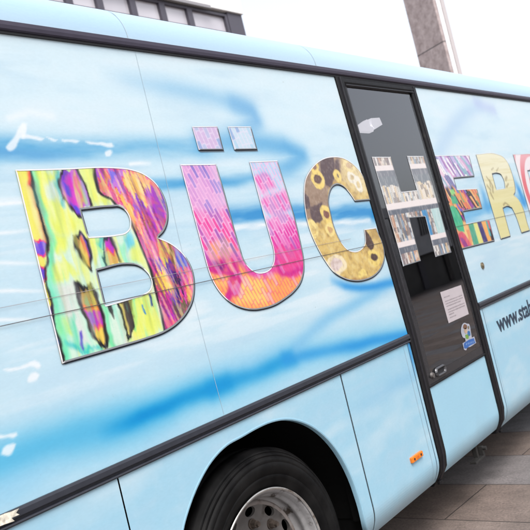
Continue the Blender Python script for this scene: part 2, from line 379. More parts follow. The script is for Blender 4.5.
def paint_body(X, Z):
    P = Paint(X, Z, (200, 229, 242))
    P.mix(ss(1.55, 2.5, Z), (218, 239, 247)); P.mix(1-ss(1.0, 1.35, Z), (172, 218, 239))  # paler top, deeper skirt: part print, part fall of light painted in
    n = fbm(X*3.5, Z*16, 21, 4)
    P.mix((n-.5)*1.1, (236, 244, 248)); P.mix((.46-n)*1.6, (190, 219, 237))
    # rippling water, mostly low on the left and between the letters
    wv = fbm(X*2.2, Z*22, 33, 4); zone = ss(1.25, 1.5, Z)*(1-ss(2.0, 2.25, Z))
    P.mix(ss(.55, .75, wv)*.55*zone, (240, 247, 250)); P.mix(ss(.40, .2, wv)*.4*zone, (170, 208, 232))
    n = fbm(X*28, Z*30, 41, 2); P.mix((n-.5)*.25, (238, 246, 250))
    P.warp(.006, 7)
    # wide swooshes
    P.stroke([(95, 74), (130, 80), (170, 88), (210, 96), (245, 107)], 9, (158, 205, 234), .8, .2, [0, .5, .9, 1, 1], (3, 12))
    P.stroke([(235, 104), (252, 111), (256, 120), (243, 130), (226, 137)], 9, (120, 182, 226), .85, .15, [.8, 1, 1, .6, .2], (3, 12))
    P.stroke([(-60, 152), (0, 149), (40, 150), (80, 150), (120, 148), (160, 148), (205, 146)], 10, (92, 174, 220), .9, .45, [1, 1, 1, .9, .7, .7, .7], (7, 40))
    P.stroke([(-60, 156), (0, 154), (40, 156), (95, 154)], 5, (90, 165, 218), .6, .5, [1, 1, .9, 0], (7, 50), 9)
    P.stroke([(200, 145), (250, 143), (285, 147), (302, 155), (288, 167), (262, 175)], 9, (92, 172, 222), .9, .25, [.7, .8, 1, 1, .8, .4], (3, 14))
    P.stroke([(120, 186), (150, 184), (192, 183), (235, 181), (270, 175)], 5, (78, 166, 218), .95, .35, [.6, 1, 1, .9, .3], (6, 40))
    wat = [(215, 221), (225, 219), (260, 216), (300, 215), (340, 216), (372, 213), (392, 211)]
    P.stroke(wat, 9, (56, 150, 212), 1.0, .45, [.8, 1, 1, 1, 1, 1, 1], (7, 60), 12)
    P.stroke([(215, 230), (260, 226), (300, 224), (370, 221)], 3.5, (240, 247, 250), .8, .5, None, (10, 70), 15)
    P.stroke([(455, 224), (470, 215), (485, 207), (500, 206), (515, 202), (545, 195)], 6, (96, 178, 228), .85, .35, [.7, .9, 1, 1, 1, 1], (5, 40))
    P.stroke([(478, 180), (484, 195), (487, 207)], 5, (88, 170, 225), .85, .1, [0, .9, 1], (3, 14))
    P.stroke([(514, 180), (519, 190), (524, 203)], 4.5, (48, 150, 224), .95, .1, [.3, 1, .9], (3, 14))
    P.stroke([(-60, 478), (0, 462), (40, 447), (80, 434), (120, 424), (160, 411)], 21, (84, 186, 228), .9, .1, [1, 1, 1, .95, .8, .5], (2, 8))
    P.stroke([(-60, 505), (0, 490), (40, 470), (80, 456)], 13, (150, 208, 238), .6, .1, [1, 1, .8, 0], (2, 8))
    P.stroke([(90, 434), (130, 422), (185, 398), (240, 378), (293, 356), (350, 345), (407, 334)], 19, (124, 202, 234), .8, .25, [.3, .9, 1, 1, .9, .7, .7], (2, 10))
    P.stroke([(60, 444), (100, 432), (142, 416), (185, 398), (228, 382)], 12, (70, 178, 226), .8, .1, [0, .6, 1, 1, .9], (2, 12))
    P.stroke([(96, 436), (112, 430), (128, 424), (142, 416), (165, 407), (185, 398), (212, 389), (228, 382)], 7, (0, 146, 214), .92, .18, [0, .35, .7, .95, .9, .75, .85, .75], (3, 12))
    P.stroke([(212, 389), (228, 382), (250, 374), (270, 366), (293, 357)], 9, (14, 152, 218), .9, .15, [.8, .85, .9, 1, .9], (3, 12))
    P.stroke([(200, 372), (250, 362), (300, 340)], 9, (170, 215, 240), .6, .1, [0, 1, .2], (3, 10))
    P.stroke([(285, 359), (305, 355), (329, 350.5), (352, 346), (375, 341), (407, 335)], 6, (46, 158, 226), .95, .08, [1, .85, .75, 1, 1, 1], (3, 12))
    P.stroke([(296, 348), (312, 331), (330, 317), (352, 306), (375, 293), (395, 280)], 6, (130, 196, 234), .85, .1, [.9, .8, .9, .9, .9, .9], (3, 12))
    P.stroke([(333, 281), (345, 286), (360, 288), (376, 286), (397, 281)], 4.2, (58, 158, 226), .95, .1, [.4, 1, 1, 1, .8], (3, 12))
    P.stroke([(340, 425), (372, 398), (395, 385), (412, 376)], 8, (150, 204, 235), .7, .1, [0, .7, 1, 1], (2, 8))
    P.stroke([(407.5, 338), (412, 358), (417, 378)], 2.6, (50, 150, 222), .95, .1, [1, .9, 0], (2, 8))
    P.stroke([(428, 165), (440, 148), (452, 128), (466, 113), (480, 106)], 8, (188, 216, 240), .8, .1, [0, .9, 1, 1, .8], (2, 8))
    P.stroke([(476, 103), (486, 107), (494, 110)], 5, (186, 198, 238), .6, .1, None, (2, 8))
    for a, b in (((0, 205), (28, 203)), ((-20, 236), (31, 230)), ((-20, 264), (38, 263)), ((-20, 293), (44, 291)), ((-20, 322), (30, 320)), ((130, 165), (150, 164))):
        P.stroke([a, ((a[0]+b[0])/2, (a[1]+b[1])/2-.6), b], 1.6, (246, 250, 252), .85, .25, [1, 1, .5], (5, 30))
    P.X, P.Z = P.x0+.004*(fbm(P.x0*60, P.z0*60, 81, 2)-.5), P.z0+.006*(fbm(P.x0*50, P.z0*70, 82, 2)-.5)
    if X.min() < 1.4:
        for mk in marks: P.poly(mk, (248, 251, 253), .0045, .82)
        P.stroke([(10, 118), (28, 112), (52, 116)], 4, (246, 250, 252), .5, .3)
    return P.c

# ------------------------------------------------------------------ BUS
bus = bpy.data.objects.new('bus', None); COL.objects.link(bus)
bus['label'] = 'long light blue library bus with big patterned letters along its side'; bus['category'] = 'bus'
XB, XE = -3.4, 8.8            # rear and front ends
DL, DR = 3.532, 4.492         # door opening
ZT = 2.560; ZS = .338
xs_f = list(np.arange(.85, 1.55, .0042))+list(np.arange(1.55, 2.1, .0075))+list(np.arange(2.1, DL-.004, .010))
xl = list(np.arange(XB, .85, .10))+xs_f+[DL-.003]
xr = [DR+.003]+list(np.arange(DR+.012, 6.8, .013))+list(np.arange(6.8, XE, .15))+[XE]
zu = list(np.arange(1.13, ZT, .0045))+[ZT]
link('side_panel', grid_mesh(xl, zu, 0, paint_body), M_wrap, bus)
link('side_panel', grid_mesh(xr, zu, 0, paint_body), M_wrap, bus)
zl = list(np.arange(ZS, .48, .012))+list(np.arange(.48, 1.092, .02))+[1.092]
def lower(x0, x1, dx=.02):
    x = list(np.arange(x0+.003, x1-.003, dx))+[x1-.003]
    link('skirt_panel', grid_mesh(x, zl, 0, paint_body), M_wrap, bus)
lower(XB, 0.2, .2); lower(.2, 1.498); lower(2.836, DL-.003, .012); lower(DR+.003, 6.9); 
# skirt panel with the wheel arch
archpx = [(183.8, 530), (189.4, 509.2), (200.8, 481), (212, 462), (227.2, 446), (242.3, 437.4), (257.0, 428.9), (270.5, 422.9), (285.5, 420), (305.9, 424), (316.6, 430), (335.5, 449), (346.8, 467.7), (354.3, 484.7), (360, 501.7), (367, 530)]
arch = UPS(archpx)
print('arch', [(round(a, 3), round(b, 3)) for a, b in arch])
a0, a1 = arch[0], arch[-1]
arch_open = [(a0[0]-.055, ZS-.02), (a0[0]-.025, (ZS+a0[1])/2)]+arch+[(a1[0]+.03, (ZS+a1[1])/2), (a1[0]+.045, ZS-.02)]
sm_ = smooth(arch_open, 5)
k_end = 5*(len(arch_open)-1)+1
A = [p for p in sm_[:k_end] if True]
A = [(x, max(z, ZS)) for x, z in A]
while A[1][1] <= ZS: A.pop(0)
while A[-2][1] <= ZS: A.pop()
def arch_panel(x0, x1, A, name='skirt_panel'):
    out = [(x0+.003, 1.092), (x0+.003, ZS)]+[tuple(p) for p in A]+[(x1-.003, ZS), (x1-.003, 1.092)]
    O = densify(out, .02)
    P, tri = cdt_points([O], [], .014, .014)
    c = paint_body(P[:, 0], P[:, 1]); V = [(a, float(ysurf(b)), b) for a, b in P]; Fc = [tuple(int(i) for i in t) for t in tri]
    # rolled lip round the arch: proud bead then a flange turned inwards
    n = len(A); Pn = np.array(A); T = np.gradient(Pn, axis=0); T /= np.hypot(T[:, 0], T[:, 1])[:, None]
    nn = np.stack([-T[:, 1], T[:, 0]], -1)
    rows = [(.010, .0), (.006, -.0015), (.002, -.001), (0, .002), (-.001, .006), (-.001, .022)]
    b = len(V); cc = []
    for k in range(n):
        for off, dy in rows:
            q = Pn[k]+nn[k]*off; V.append((q[0], float(ysurf(q[1]))+dy, q[1])); cc.append((168, 214, 236))
    m = len(rows)
    for k in range(n-1):
        for j in range(m-1):
            Fc.append((b+k*m+j, b+k*m+j+1, b+(k+1)*m+j+1, b+(k+1)*m+j))
    me = mesh_from(V, Fc); set_print(me, np.vstack([c, np.array(cc)]))
    bm = bmesh.new(); bm.from_mesh(me); bm.normal_update()
    bmesh.ops.reverse_faces(bm, faces=[f for f in bm.faces if f.normal.y > 0]); bm.to_mesh(me); bm.free()
    me.polygons.foreach_set('use_smooth', [i >= len(tri) for i in range(len(me.polygons))])
    link(name, me, M_wrap, bus)
arch_panel(1.498, 2.830, A)
XW2 = 7.75-2.173
arch_panel(6.9, 8.797, [(x+XW2, z) for x, z in A])

# horizontal trims
yb = D
def belt(x0, x1):
    pr = [(yb+.01, 1.1335), (yb-.006, 1.132), (yb-.011, 1.125), (yb-.012, 1.110), (yb-.009, 1.1065), (yb-.001, 1.105), (yb-.001, 1.099), (yb-.008, 1.097), (yb-.010, 1.093), (yb-.007, 1.0885), (yb+.01, 1.088)]
    return extrude_profile('belt_trim', pr, x0, x1, M_trim, bus)
b1 = belt(XB, DL-.004); belt(DR+.004, XE)
# bare chipped patch on the belt trim
wp = UPS([(-6, 517), (3, 513.2), (9, 511.5), (16.5, 508.3), (13.5, 513), (17, 514.5), (9, 518), (12, 521), (3, 524), (-6, 527.5)])
me = mesh_from([(x, yb-.0125, z) for x, z in wp], [tuple(range(len(wp)))])
link('worn_patch', me, simple('bare_primer', (.5, .46, .38), .7, 0, .4, 90), b1)
yt = float(ysurf(ZT))
def gutter(x0, x1):
    pr = [(yt+.02, 2.5995), (yt-.008, 2.5990), (yt-.016, 2.594), (yt-.018, 2.580), (yt-.016, 2.568), (yt-.012, 2.564), (yt-.006, 2.5625), (yt+.02, 2.562)]
    return extrude_profile('gutter_trim', pr, x0, x1, M_trim_top, bus)
gutter(XB, XE)
boxes('gutter_seal', [(XB, XE, yt-.007, yt+.01, 2.5545, 2.5625)], M_groove, bus)

# roof edge and roof
RR = .175; W = 2.45
prof = [(yt+.001+RR*(1-math.cos(t)), 2.601+RR*math.sin(t)) for t in np.linspace(0, math.pi/2*.93, 12)]
yc = D+W/2
top = prof[-1][1]
prof += [(yc-.6, top+.035), (yc, top+.045)]
prof = prof+[(2*yc-y, z) for y, z in reversed(prof[:-1])]
xs = sorted(set([XB, 1.845, XE]+list(np.arange(XB, XE, .25)))); V = []; C = []
for x in xs:
    for y, z in prof:
        V.append((x, y, z)); t = fbm(np.array(x*.8), np.array(z*9), 77); C.append(np.array((206, 228, 242))*(1-t)+np.array((178, 213, 238))*t)
n = len(prof); Fc = [(k*n+i, (k+1)*n+i, (k+1)*n+i+1, k*n+i+1) for k in range(len(xs)-1) for i in range(n-1)]
Fc += [tuple(range(n)), tuple(reversed(range((len(xs)-1)*n, len(xs)*n)))]
me = mesh_from(V, Fc, 'roof', True); set_print(me, np.array(C)); link('roof', me, M_wrap, bus)
M_faint = simple('faint_joint', (.27, .33, .37), .6)
# joints across the roof edge
for xj in (UP(124, 24)[0], UP(314, 59)[0]):
    V = []; Fc = []
    for i, (y, z) in enumerate(prof[:12]):
        nx = -math.cos(math.pi/2*.93*i/11)*.0015; nz = math.sin(math.pi/2*.93*i/11)*.0015
        V += [(xj-.0018, y+nx, z+nz), (xj+.0018, y+nx, z+nz)]
    Fc = [(2*i, 2*i+1, 2*i+3, 2*i+2) for i in range(11)]
    link('roof_joint', mesh_from(V, Fc), M_faint, bus)

# thin joints of the sheet metal on the side
def vseam(x, z0, z1, w=.0022, mat=M_seam, yo=-.0015, xs_=None):
    zz = np.linspace(z0, z1, 24); V = []
    for z in zz:
        xx = x if xs_ is None else np.interp(z, *xs_)
        V += [(xx-w/2, float(ysurf(z))+yo, z), (xx+w/2, float(ysurf(z))+yo, z)]
    link('panel_joint', mesh_from(V, [(2*i, 2*i+1, 2*i+3, 2*i+2) for i in range(23)]), mat, bus)
def hseam(z, x0, x1, w=.0022, mat=M_seam, yo=-.0065):
    y = float(ysurf(z))+yo
    link('panel_joint', mesh_from([(x0, y, z-w/2), (x1, y, z-w/2), (x1, y, z+w/2), (x0, y, z+w/2)], [(0, 1, 2, 3)]), mat, bus)
s1 = [UP(134, 48), UP(150, 114), UP(166, 180), UP(178, 235), UP(205, 345), UP(222, 408)]
s1 = sorted(s1, key=lambda p: p[1]); pass
vseam(0, 1.136, 2.553, .0016, M_faint, xs_=([p[1] for p in s1], [p[0] for p in s1]))
hseam(CZ+.062, XB, DL-.004, .0024, simple('joint_dark', (.06, .05, .05), .6)); hseam(CZ+.114, XB, DL-.3, .0014, simple('joint_fine', (.22, .19, .19), .6), -.0062)
hseam(CZ+.060, DR+.004, XE, .0024, M_seam)
vseam(3.452, .36, 1.086, .0018, M_faint); vseam(3.498, .36, 1.086, .004, simple('joint_blue', (.012, .03, .06), .5))
vseam(2.833, .345, 1.087, .0045, M_groove, .0)
vseam(4.545, .36, 1.086, .004, bpy.data.materials['joint_blue']); vseam(4.572, .36, 1.086, .0018, M_faint)

# ------------------------------------------------------------------ letters
BO = [(14.6, 170), (60, 168.8), (112, 167.4), (130, 169.4), (143, 174), (155.6, 184), (163.6, 197.5), (166.8, 209), (167, 220), (163.3, 231), (157.2, 237.6), (169.6, 243.2), (180.2, 251.5), (188, 261.8), (192.4, 272.5), (193.8, 284), (192, 301), (186.2, 313.2), (177, 323.8), (164.5, 332.3), (147, 339), (120, 347.2), (61.4, 364)]
BH1 = [(80.4, 210.3), (110, 207.4), (119, 207.5), (125, 211.5), (128.8, 219), (128.8, 228), (124, 233), (117, 234.6), (88, 237.2)]
BH2 = [(96.3, 271), (127, 264.8), (136, 265.8), (143.5, 270), (149, 276.8), (150.8, 283), (149, 289.5), (143, 294), (133, 297.3), (104.8, 305.6)]
K = (22, 20, 28)
def paint_B(X, Z):
    P = Paint(X, Z, (216, 240, 222)); P.warp(.010, 22); P.smear(.020, 70)
    st = fbm(X*60, Z*9, 4, 3)
    P.mix(ss(.45, .7, fbm(X*14, Z*7, 8))*.8, (228, 238, 130)); P.mix(ss(.6, .8, fbm(X*12+5, Z*6, 18))*.6, (176, 238, 214)); P.mix(ss(.62, .8, fbm(X*18+5, Z*5, 28))*.5, (238, 220, 228))
    Y = (232, 238, 112)
    for p in ([(33, 172), (57, 173), (50, 186), (55, 200), (68, 212), (78, 224), (70, 238), (52, 226), (44, 212), (37, 190)], [(46, 240), (66, 236), (66, 248), (48, 252)], [(47, 262), (70, 261), (77, 272), (68, 279), (50, 282)], [(96, 176), (94, 200), (104, 205), (112, 203), (100, 196)], [(57, 318), (69, 316), (72, 336), (60, 336)], [(133, 300), (156, 292), (162, 330), (134, 340)], [(92, 238), (104, 240), (100, 256), (95, 262)], [(128, 238), (136, 240), (143, 262), (132, 262)]):
        P.poly(p, Y, .012, .75)
    P.poly([(44, 186), (54, 178), (58, 186), (56, 200), (46, 198)], (215, 232, 236), .014, .8)
    P.poly([(48, 286), (74, 284), (80, 320), (90, 345), (76, 352), (66, 320), (54, 305)], (232, 228, 226), .012, .7)
    P.line([(31, 170), (36, 190), (47, 224), (50, 244), (48, 268), (51, 290), (57, 318), (66, 362)], (120, 230, 185), .013, .6, .8)
    P.line([(104, 306), (110, 340), (116, 350)], (110, 225, 165), .010, .8, .8)
    P.line([(72, 320), (76, 345), (90, 352)], (90, 215, 170), .012, .9, .7); P.line([(80, 335), (81, 347)], (80, 60, 180), .007, .8, .9)
    P.line([(66, 345), (84, 352), (100, 348)], (60, 190, 190), .008, .9, .7)
    P.line([(57, 174), (58, 190), (62, 203)], (70, 170, 170), .009, .9, .9)
    P.poly([(124, 240), (131, 233), (134, 246), (128, 252)], (110, 205, 230), .01, .9); P.poly([(117, 244), (124, 243), (128, 262), (122, 262)], (150, 232, 190), .01, .8)
    P.line([(143, 305), (145, 312)], (60, 130, 190), .004, .8); P.line([(150, 296), (153, 310)], (40, 60, 120), .006, .8)
    P.poly([(107, 305), (112, 306), (114, 323), (110, 317)], (40, 45, 45), .004)
    # left strip
    P.poly([(12, 168), (30, 168), (33, 186), (42, 224), (46, 240), (45, 262), (47, 290), (52, 303), (55, 330), (64, 366), (60, 368)], (236, 226, 118), .003)
    P.line([(32, 186), (42, 224), (44, 238)], (190, 130, 110), .012, .9, .8); P.line([(28, 172), (31, 186)], (225, 60, 70), .008, .8, .9)
    P.poly([(30, 242), (46, 240), (45, 253), (33, 255)], (112, 78, 205), .003, 1, (228, 50, 120), .004)
    P.poly([(36, 270), (46, 268), (48, 283), (39, 284)], (112, 78, 205), .003, 1, (228, 50, 120), .004)
    P.poly([(45, 308), (53, 306), (56, 332), (51, 332)], (130, 90, 190), .005, .9); P.poly([(50, 334), (56, 332), (58, 348), (54, 350)], (90, 130, 215), .005, .9); P.poly([(55, 350), (60, 348), (64, 362), (60, 364)], (245, 170, 60), .004, 1)
    P.line([(29.5, 168), (33, 188), (42, 224), (45.5, 238), (45.5, 250), (45.5, 266), (48, 290), (51.5, 304), (55, 330), (63.5, 366)], K, .0052, .6)
    # blobs ringed in black
    P.poly([(60, 169), (75, 168), (83, 184), (88, 194), (90.6, 206), (82, 209), (81, 217.5), (73, 211), (67, 204), (61, 197), (59, 184)], (182, 70, 200), .003)
    P.poly([(60, 169), (66, 168), (63, 180), (62, 195)], (110, 60, 190), .006); P.poly([(66, 173), (73, 180), (78, 206), (70, 200)], (206, 60, 190), .008); P.poly([(62, 184), (68, 186), (70, 196), (66, 196)], (98, 78, 205), .007); P.poly([(72, 169), (80, 184), (87, 204), (80, 206), (74, 190)], (196, 148, 96), .007); P.line([(75, 178), (80, 200)], (226, 60, 130), .005, .9, .9); P.poly([(70, 204), (82, 208), (80, 216)], (92, 70, 205), .006)
    P.poly([(60, 169), (75, 168), (83, 184), (88, 194), (90.6, 206), (82, 209), (81, 217.5), (73, 211), (67, 204), (61, 197), (59, 184)], K, .002, 0, None); P.line([(60, 169), (59, 184), (61, 197), (67, 204), (73, 211), (81, 218)], K, .0055); P.line([(75, 168), (83, 184), (88, 194), (90.6, 207)], K, .005)
    P.poly([(79, 234), (86.4, 239.5), (91, 256.7), (90.4, 268.6), (84.4, 263.3), (75.9, 248.8), (74.5, 239.5)], (200, 150, 92), .003)
    P.line([(81, 236), (87, 244), (89, 258)], (105, 70, 205), .008, .7); P.line([(80, 240), (86, 254), (88, 262)], (232, 90, 90), .005, .9, .8); P.line([(84, 254), (88, 265)], (240, 205, 90), .005, .9, .8)
    P.poly([(79, 234), (86.4, 239.5), (91, 256.7), (90.4, 268.6), (84.4, 263.3), (75.9, 248.8), (74.5, 239.5)], K, .002, .0001, K, .006); P.line([(79, 234), (86.4, 239.5), (91, 256.7), (90.4, 268.6), (84.4, 263.3), (75.9, 248.8), (74.5, 239.5), (79, 234)], K, .0058)
    P.poly([(106.7, 236.2), (111.3, 242), (121.2, 263.3), (106.7, 267), (103.4, 262), (105.4, 250)], (222, 178, 100), .003); P.poly([(105, 234), (111, 240), (116, 252), (106, 252)], (196, 62, 196), .005); P.line([(104, 253), (117, 253)], (235, 90, 90), .006, .9, .9)
    P.line([(107, 235), (104, 246), (103, 262), (106, 268)], K, .004); P.line([(110, 240), (116, 252), (121.5, 264)], K, .006); P.line([(103, 236), (100, 246)], (50, 160, 190), .008, .9, .8)
    D_ = [(75, 282), (82, 288.4), (89, 285), (96, 294), (102.4, 319), (106.9, 341), (104, 347), (93.3, 337.3), (82.7, 313), (77.5, 295)]
    P.poly(D_, (190, 158, 96), .003); P.line([(88, 286), (96, 312)], (120, 90, 60), .006, .9, .8); P.poly([(80, 307), (98, 303), (100, 312), (84, 314)], (240, 130, 80), .005); P.poly([(84, 313), (100, 309), (103, 326), (90, 328)], (190, 66, 196), .005); P.poly([(91, 328), (103, 324), (107, 342), (103, 346)], (243, 208, 100), .005); P.line([(90, 328), (104, 325)], (235, 80, 110), .005, .9)
    P.line(D_+[D_[0]], K, .0062)
    E_ = [(117.4, 301), (131.5, 299), (133, 331), (127.5, 341), (121, 319)]
    P.poly(E_, (70, 62, 58), .004); P.line([(120, 304), (123, 322), (127, 334)], (236, 220, 130), .009, .6); P.line(E_+[E_[0]], K, .005); P.line([(134, 302), (135, 332)], (110, 220, 140), .006, .9, .8)
    # the marbled right part
    Rg = [(93, 164), (95, 180), (98, 192), (103, 196), (110, 199), (116, 205), (125, 209), (130, 222), (137, 238), (145, 258), (150, 270), (155, 292), (161, 315), (165, 336), (200, 345), (215, 280), (190, 190), (150, 160)]
    P.poly(Rg, (222, 92, 160), .002)
    inR = Paint(X, Z, (0, 0, 0)); inR.poly(Rg, (1, 1, 1), .002); m = inR.c[:, 0]
    P.warp(.014, 34, 60); P.smear(.055, 110, 75)
    for p, c in (([(93, 166), (104, 168), (102, 185), (98, 192)], (176, 92, 205)), ([(103, 170), (110, 175), (109, 188), (103, 195), (99, 190)], (222, 150, 105)), ([(109, 168), (122, 171), (122, 183), (116, 191), (109, 187)], (128, 118, 224)), ([(122, 168), (133, 171), (124, 184), (125, 197), (112, 197)], (206, 132, 222)),
                 ([(133, 170), (144, 174), (151, 183), (146, 201), (133, 202), (124, 186)], (240, 206, 112)), ([(112, 195), (128, 199), (134, 214), (141, 238), (131, 228), (126, 211)], (242, 196, 100)), ([(134, 203), (143, 201), (147, 212), (141, 219), (133, 211)], (146, 80, 208)),
                 ([(148, 182), (157, 190), (165, 214), (162, 230), (150, 228), (146, 205)], (168, 66, 196)), ([(156, 188), (165, 201), (167, 214), (162, 208)], (86, 62, 170)), ([(138, 214), (152, 222), (151, 238), (139, 234)], (244, 168, 92)),
                 ([(141, 224), (151, 226), (158, 258), (151, 266), (146, 246)], (216, 100, 202)), ([(154, 236), (170, 243), (178, 268), (162, 264)], (222, 204, 104)), ([(167, 243), (172, 246), (174, 264), (169, 256)], (112, 82, 56)),
                 ([(175, 250), (185, 259), (188, 282), (181, 276), (176, 262)], (92, 104, 208)), ([(149, 262), (172, 260), (178, 290), (174, 312), (165, 334), (160, 302), (168, 276)], (88, 48, 168)), ([(156, 271), (166, 271), (170, 290), (161, 298), (155, 286)], (244, 212, 84)),
                 ([(177, 274), (190, 268), (194, 290), (188, 306), (181, 300)], (222, 84, 176)), ([(183, 282), (190, 282), (190, 302), (185, 300)], (236, 206, 110)), ([(170, 300), (188, 300), (186, 313), (176, 322)], (98, 86, 66)), ([(160, 316), (177, 316), (168, 334)], (186, 52, 190)), ([(161, 296), (170, 296), (172, 316), (163, 318)], (214, 70, 150))):
        P.poly(p, c, .009, .95, (228, 60, 120), .003) if c[0] > 215 else P.poly(p, c, .008, .95)
    P.line([(172, 264), (176, 290), (178, 306)], (40, 26, 90), .006, .8, .9); P.poly([(175, 276), (181, 274), (180, 290), (176, 290)], (20, 18, 60), .006, .9)
    # brush streaks running down the letter
    sk = fbm(X*95+Z*22, Z*6, 91, 2); P.mix(ss(.56, .70, sk)*.55*m, (252, 220, 170)); P.mix(ss(.44, .30, sk)*.55*m, (104, 34, 104))
    hx = fbm(X*40+Z*60, Z*14-X*10, 95, 2); P.mix(ss(.58, .7, hx)*.35*m, (244, 110, 110))
    P.X, P.Z = P.x0, P.z0
    P.line([(93, 164), (95, 180), (98, 192), (103, 196), (110, 199), (116, 206)], K, .006); P.line([(130, 222), (137, 238), (145, 258), (150, 270), (155, 292), (161, 315), (165, 336)], K, .0052)
    P.mix((st-.5)*1.2, (252, 252, 240)); P.mix((.5-st)*.8, (130, 150, 110)); s2 = fbm(X*38+7, Z*5, 140, 3); P.mix(ss(.62, .74, s2)*.35*(1-m), (120, 226, 200)); P.mix(ss(.42, .28, s2)*.5*(1-m), (240, 238, 120)); sat = P.c.mean(1, keepdims=True); P.c = np.clip(sat+(P.c-sat)*1.18, 0, 255)
    return P.c
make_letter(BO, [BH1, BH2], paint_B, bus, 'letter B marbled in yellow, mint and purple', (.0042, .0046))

# direction of the brick rows on the U
def brick(X, Z, ref, pu, wpx, lpx, seed):
    a = np.array(UP(*ref)); b = np.array(UP(ref[0]+pu[0], ref[1]+pu[1])); d = (b-a); L = np.hypot(*d); d /= L; nrm = np.array([d[1], -d[0]])
    ppm = math.hypot(*pu)/L; w = abs(UP(ref[0]+wpx, ref[1])[0]-a[0])*abs(nrm[0]); l = lpx/ppm
    p = (X-a[0])*nrm[0]+(Z-a[1])*nrm[1]; q = (X-a[0])*d[0]+(Z-a[1])*d[1]
    r = np.floor(p/w); q2 = q/l+h2(r, r*0, seed)*3
    c = np.floor(q2); fx = np.abs(p/w-r-.5)*w; fq = np.abs(q2-c-.5)*l
    edge = np.maximum(fx-(w/2-.0028), fq-(l/2-.0026))
    return r, c, ss(-.0012, .0012, edge)
UO = [(179.4, 164.6), (215.3, 164.2), (223.5, 192), (232.6, 225.5), (239.8, 250), (242.8, 259.2), (248.6, 267.6), (256, 272.3), (263, 272.3), (269.5, 268.6), (273, 261.5), (272.8, 250), (270, 240), (266, 226), (248.6, 161.8), (276.6, 160.6), (296, 225.5), (301, 247.6), (303.2, 259.7), (303.4, 270), (300.5, 282), (294, 291.4), (284, 299.6), (274, 305.6), (263, 309), (252.5, 310.3), (243, 309), (233, 305), (224.7, 298.8), (214, 285), (209.6, 275.8), (206.6, 266.8), (201.3, 247.2)]
def paint_U(X, Z):
    P = Paint(X, Z, (226, 92, 176)); P.warp(.02, 12)
    P.poly([(170, 155), (225, 155), (235, 215), (200, 215)], (216, 160, 214), .03)
    P.poly([(205, 155), (225, 155), (240, 215), (222, 210)], (222, 196, 228), .03, .8)
    P.poly([(240, 150), (285, 150), (300, 230), (262, 232)], (206, 222, 240), .02)
    for p in ([(252, 178), (268, 174), (276, 186), (262, 194)], [(258, 200), (284, 190), (294, 208), (270, 214)], [(262, 222), (280, 214), (298, 222), (302, 240), (266, 244)]): P.poly(p, (232, 110, 184), .014, .95)
    P.poly([(180, 215), (236, 205), (245, 262), (206, 262)], (234, 84, 162), .03)
    P.poly([(262, 232), (300, 228), (306, 262), (270, 268)], (222, 66, 164), .02)
    P.poly([(206, 242), (225, 238), (238, 252), (222, 262), (208, 258)], (250, 176, 130), .02, .9)
    P.poly([(205, 268), (240, 262), (256, 282), (276, 272), (306, 270), (300, 300), (250, 318), (212, 296)], (250, 172, 104), .018)
    P.poly([(236, 280), (262, 276), (268, 306), (236, 306)], (252, 208, 122), .02); P.poly([(212, 272), (230, 270), (234, 288), (216, 288)], (250, 190, 116), .012)
    P.poly([(270, 256), (302, 250), (304, 268), (284, 276), (270, 268)], (232, 80, 150), .014, .9)
    for l in ([(206, 262), (214, 270), (232, 276), (228, 300)], [(232, 258), (240, 280), (236, 292), (228, 298)], [(222, 262), (234, 276)], [(276, 262), (282, 274), (300, 268)], [(206, 268), (216, 268), (226, 266)]): P.line(l, (196, 34, 140), .014, .8, .85)
    P.line([(214, 262), (222, 268)], (90, 30, 110), .012, .8, .8)
    P.X, P.Z = P.x0, P.z0
    r, c, e = brick(X, Z, (200, 200), (11, 20), 3.7, 17, 3)
    t = h2(r, c, 9); low = 1-ss(1.62, 1.78, Z); right = ss(UP(240, 200)[0]-.02, UP(245, 200)[0]+.05, X)*(1-low)
    P.mix(ss(.62, .66, t)*.45*(1-low)*(1-right), (128, 126, 208)); P.mix(ss(.62, .66, t)*.4*right, (160, 196, 232)); P.mix(ss(.3, .25, t)*.5, (238, 190, 226)); P.mix(ss(.9, .94, t)*.45*(1-right)*(1-low), (80, 80, 176))
    lowc = np.array((222, 70, 130)); hi = np.array((248, 196, 230)); ea = e*(.85-.45*low); P.c = P.c*(1-ea[:, None])+ea[:, None]*(lowc*low[:, None]+hi*(1-low[:, None]))
    P.mix((fbm(X*80, Z*40, 5)-.5)*.4, (250, 240, 245)); sat = P.c.mean(1, keepdims=True); P.c = np.clip(sat+(P.c-sat)*1.12, 0, 255)
    return P.c
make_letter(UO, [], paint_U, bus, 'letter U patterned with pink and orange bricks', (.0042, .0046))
def paint_dot(base, alt, seed):
    def f(X, Z):
        P = Paint(X, Z, base); r, c, e = brick(X, Z, (205, 135), (9, 20), 4.2, 14, seed); t = h2(r, c, seed)
        P.mix(ss(.5, .55, t)*.8, alt); P.mix(ss(.8, .85, t)*.6, (140, 165, 215)); P.mix(e*.6, (242, 228, 244)); return P.c
    return f
make_letter([(191.3, 126.8), (216.5, 126.5), (222.5, 150), (198, 150.3)], [], paint_dot((216, 190, 226), (186, 200, 230), 4), bus, 'lilac square dot over the letter U', (.0045, .0045), .004, .012, name='umlaut_dot')
make_letter([(227, 126.8), (250, 126.8), (256.3, 149.6), (233.8, 150)], [], paint_dot((206, 226, 240), (180, 216, 238), 6), bus, 'pale blue square dot over the letter U', (.0045, .0045), .004, .012, name='umlaut_dot')

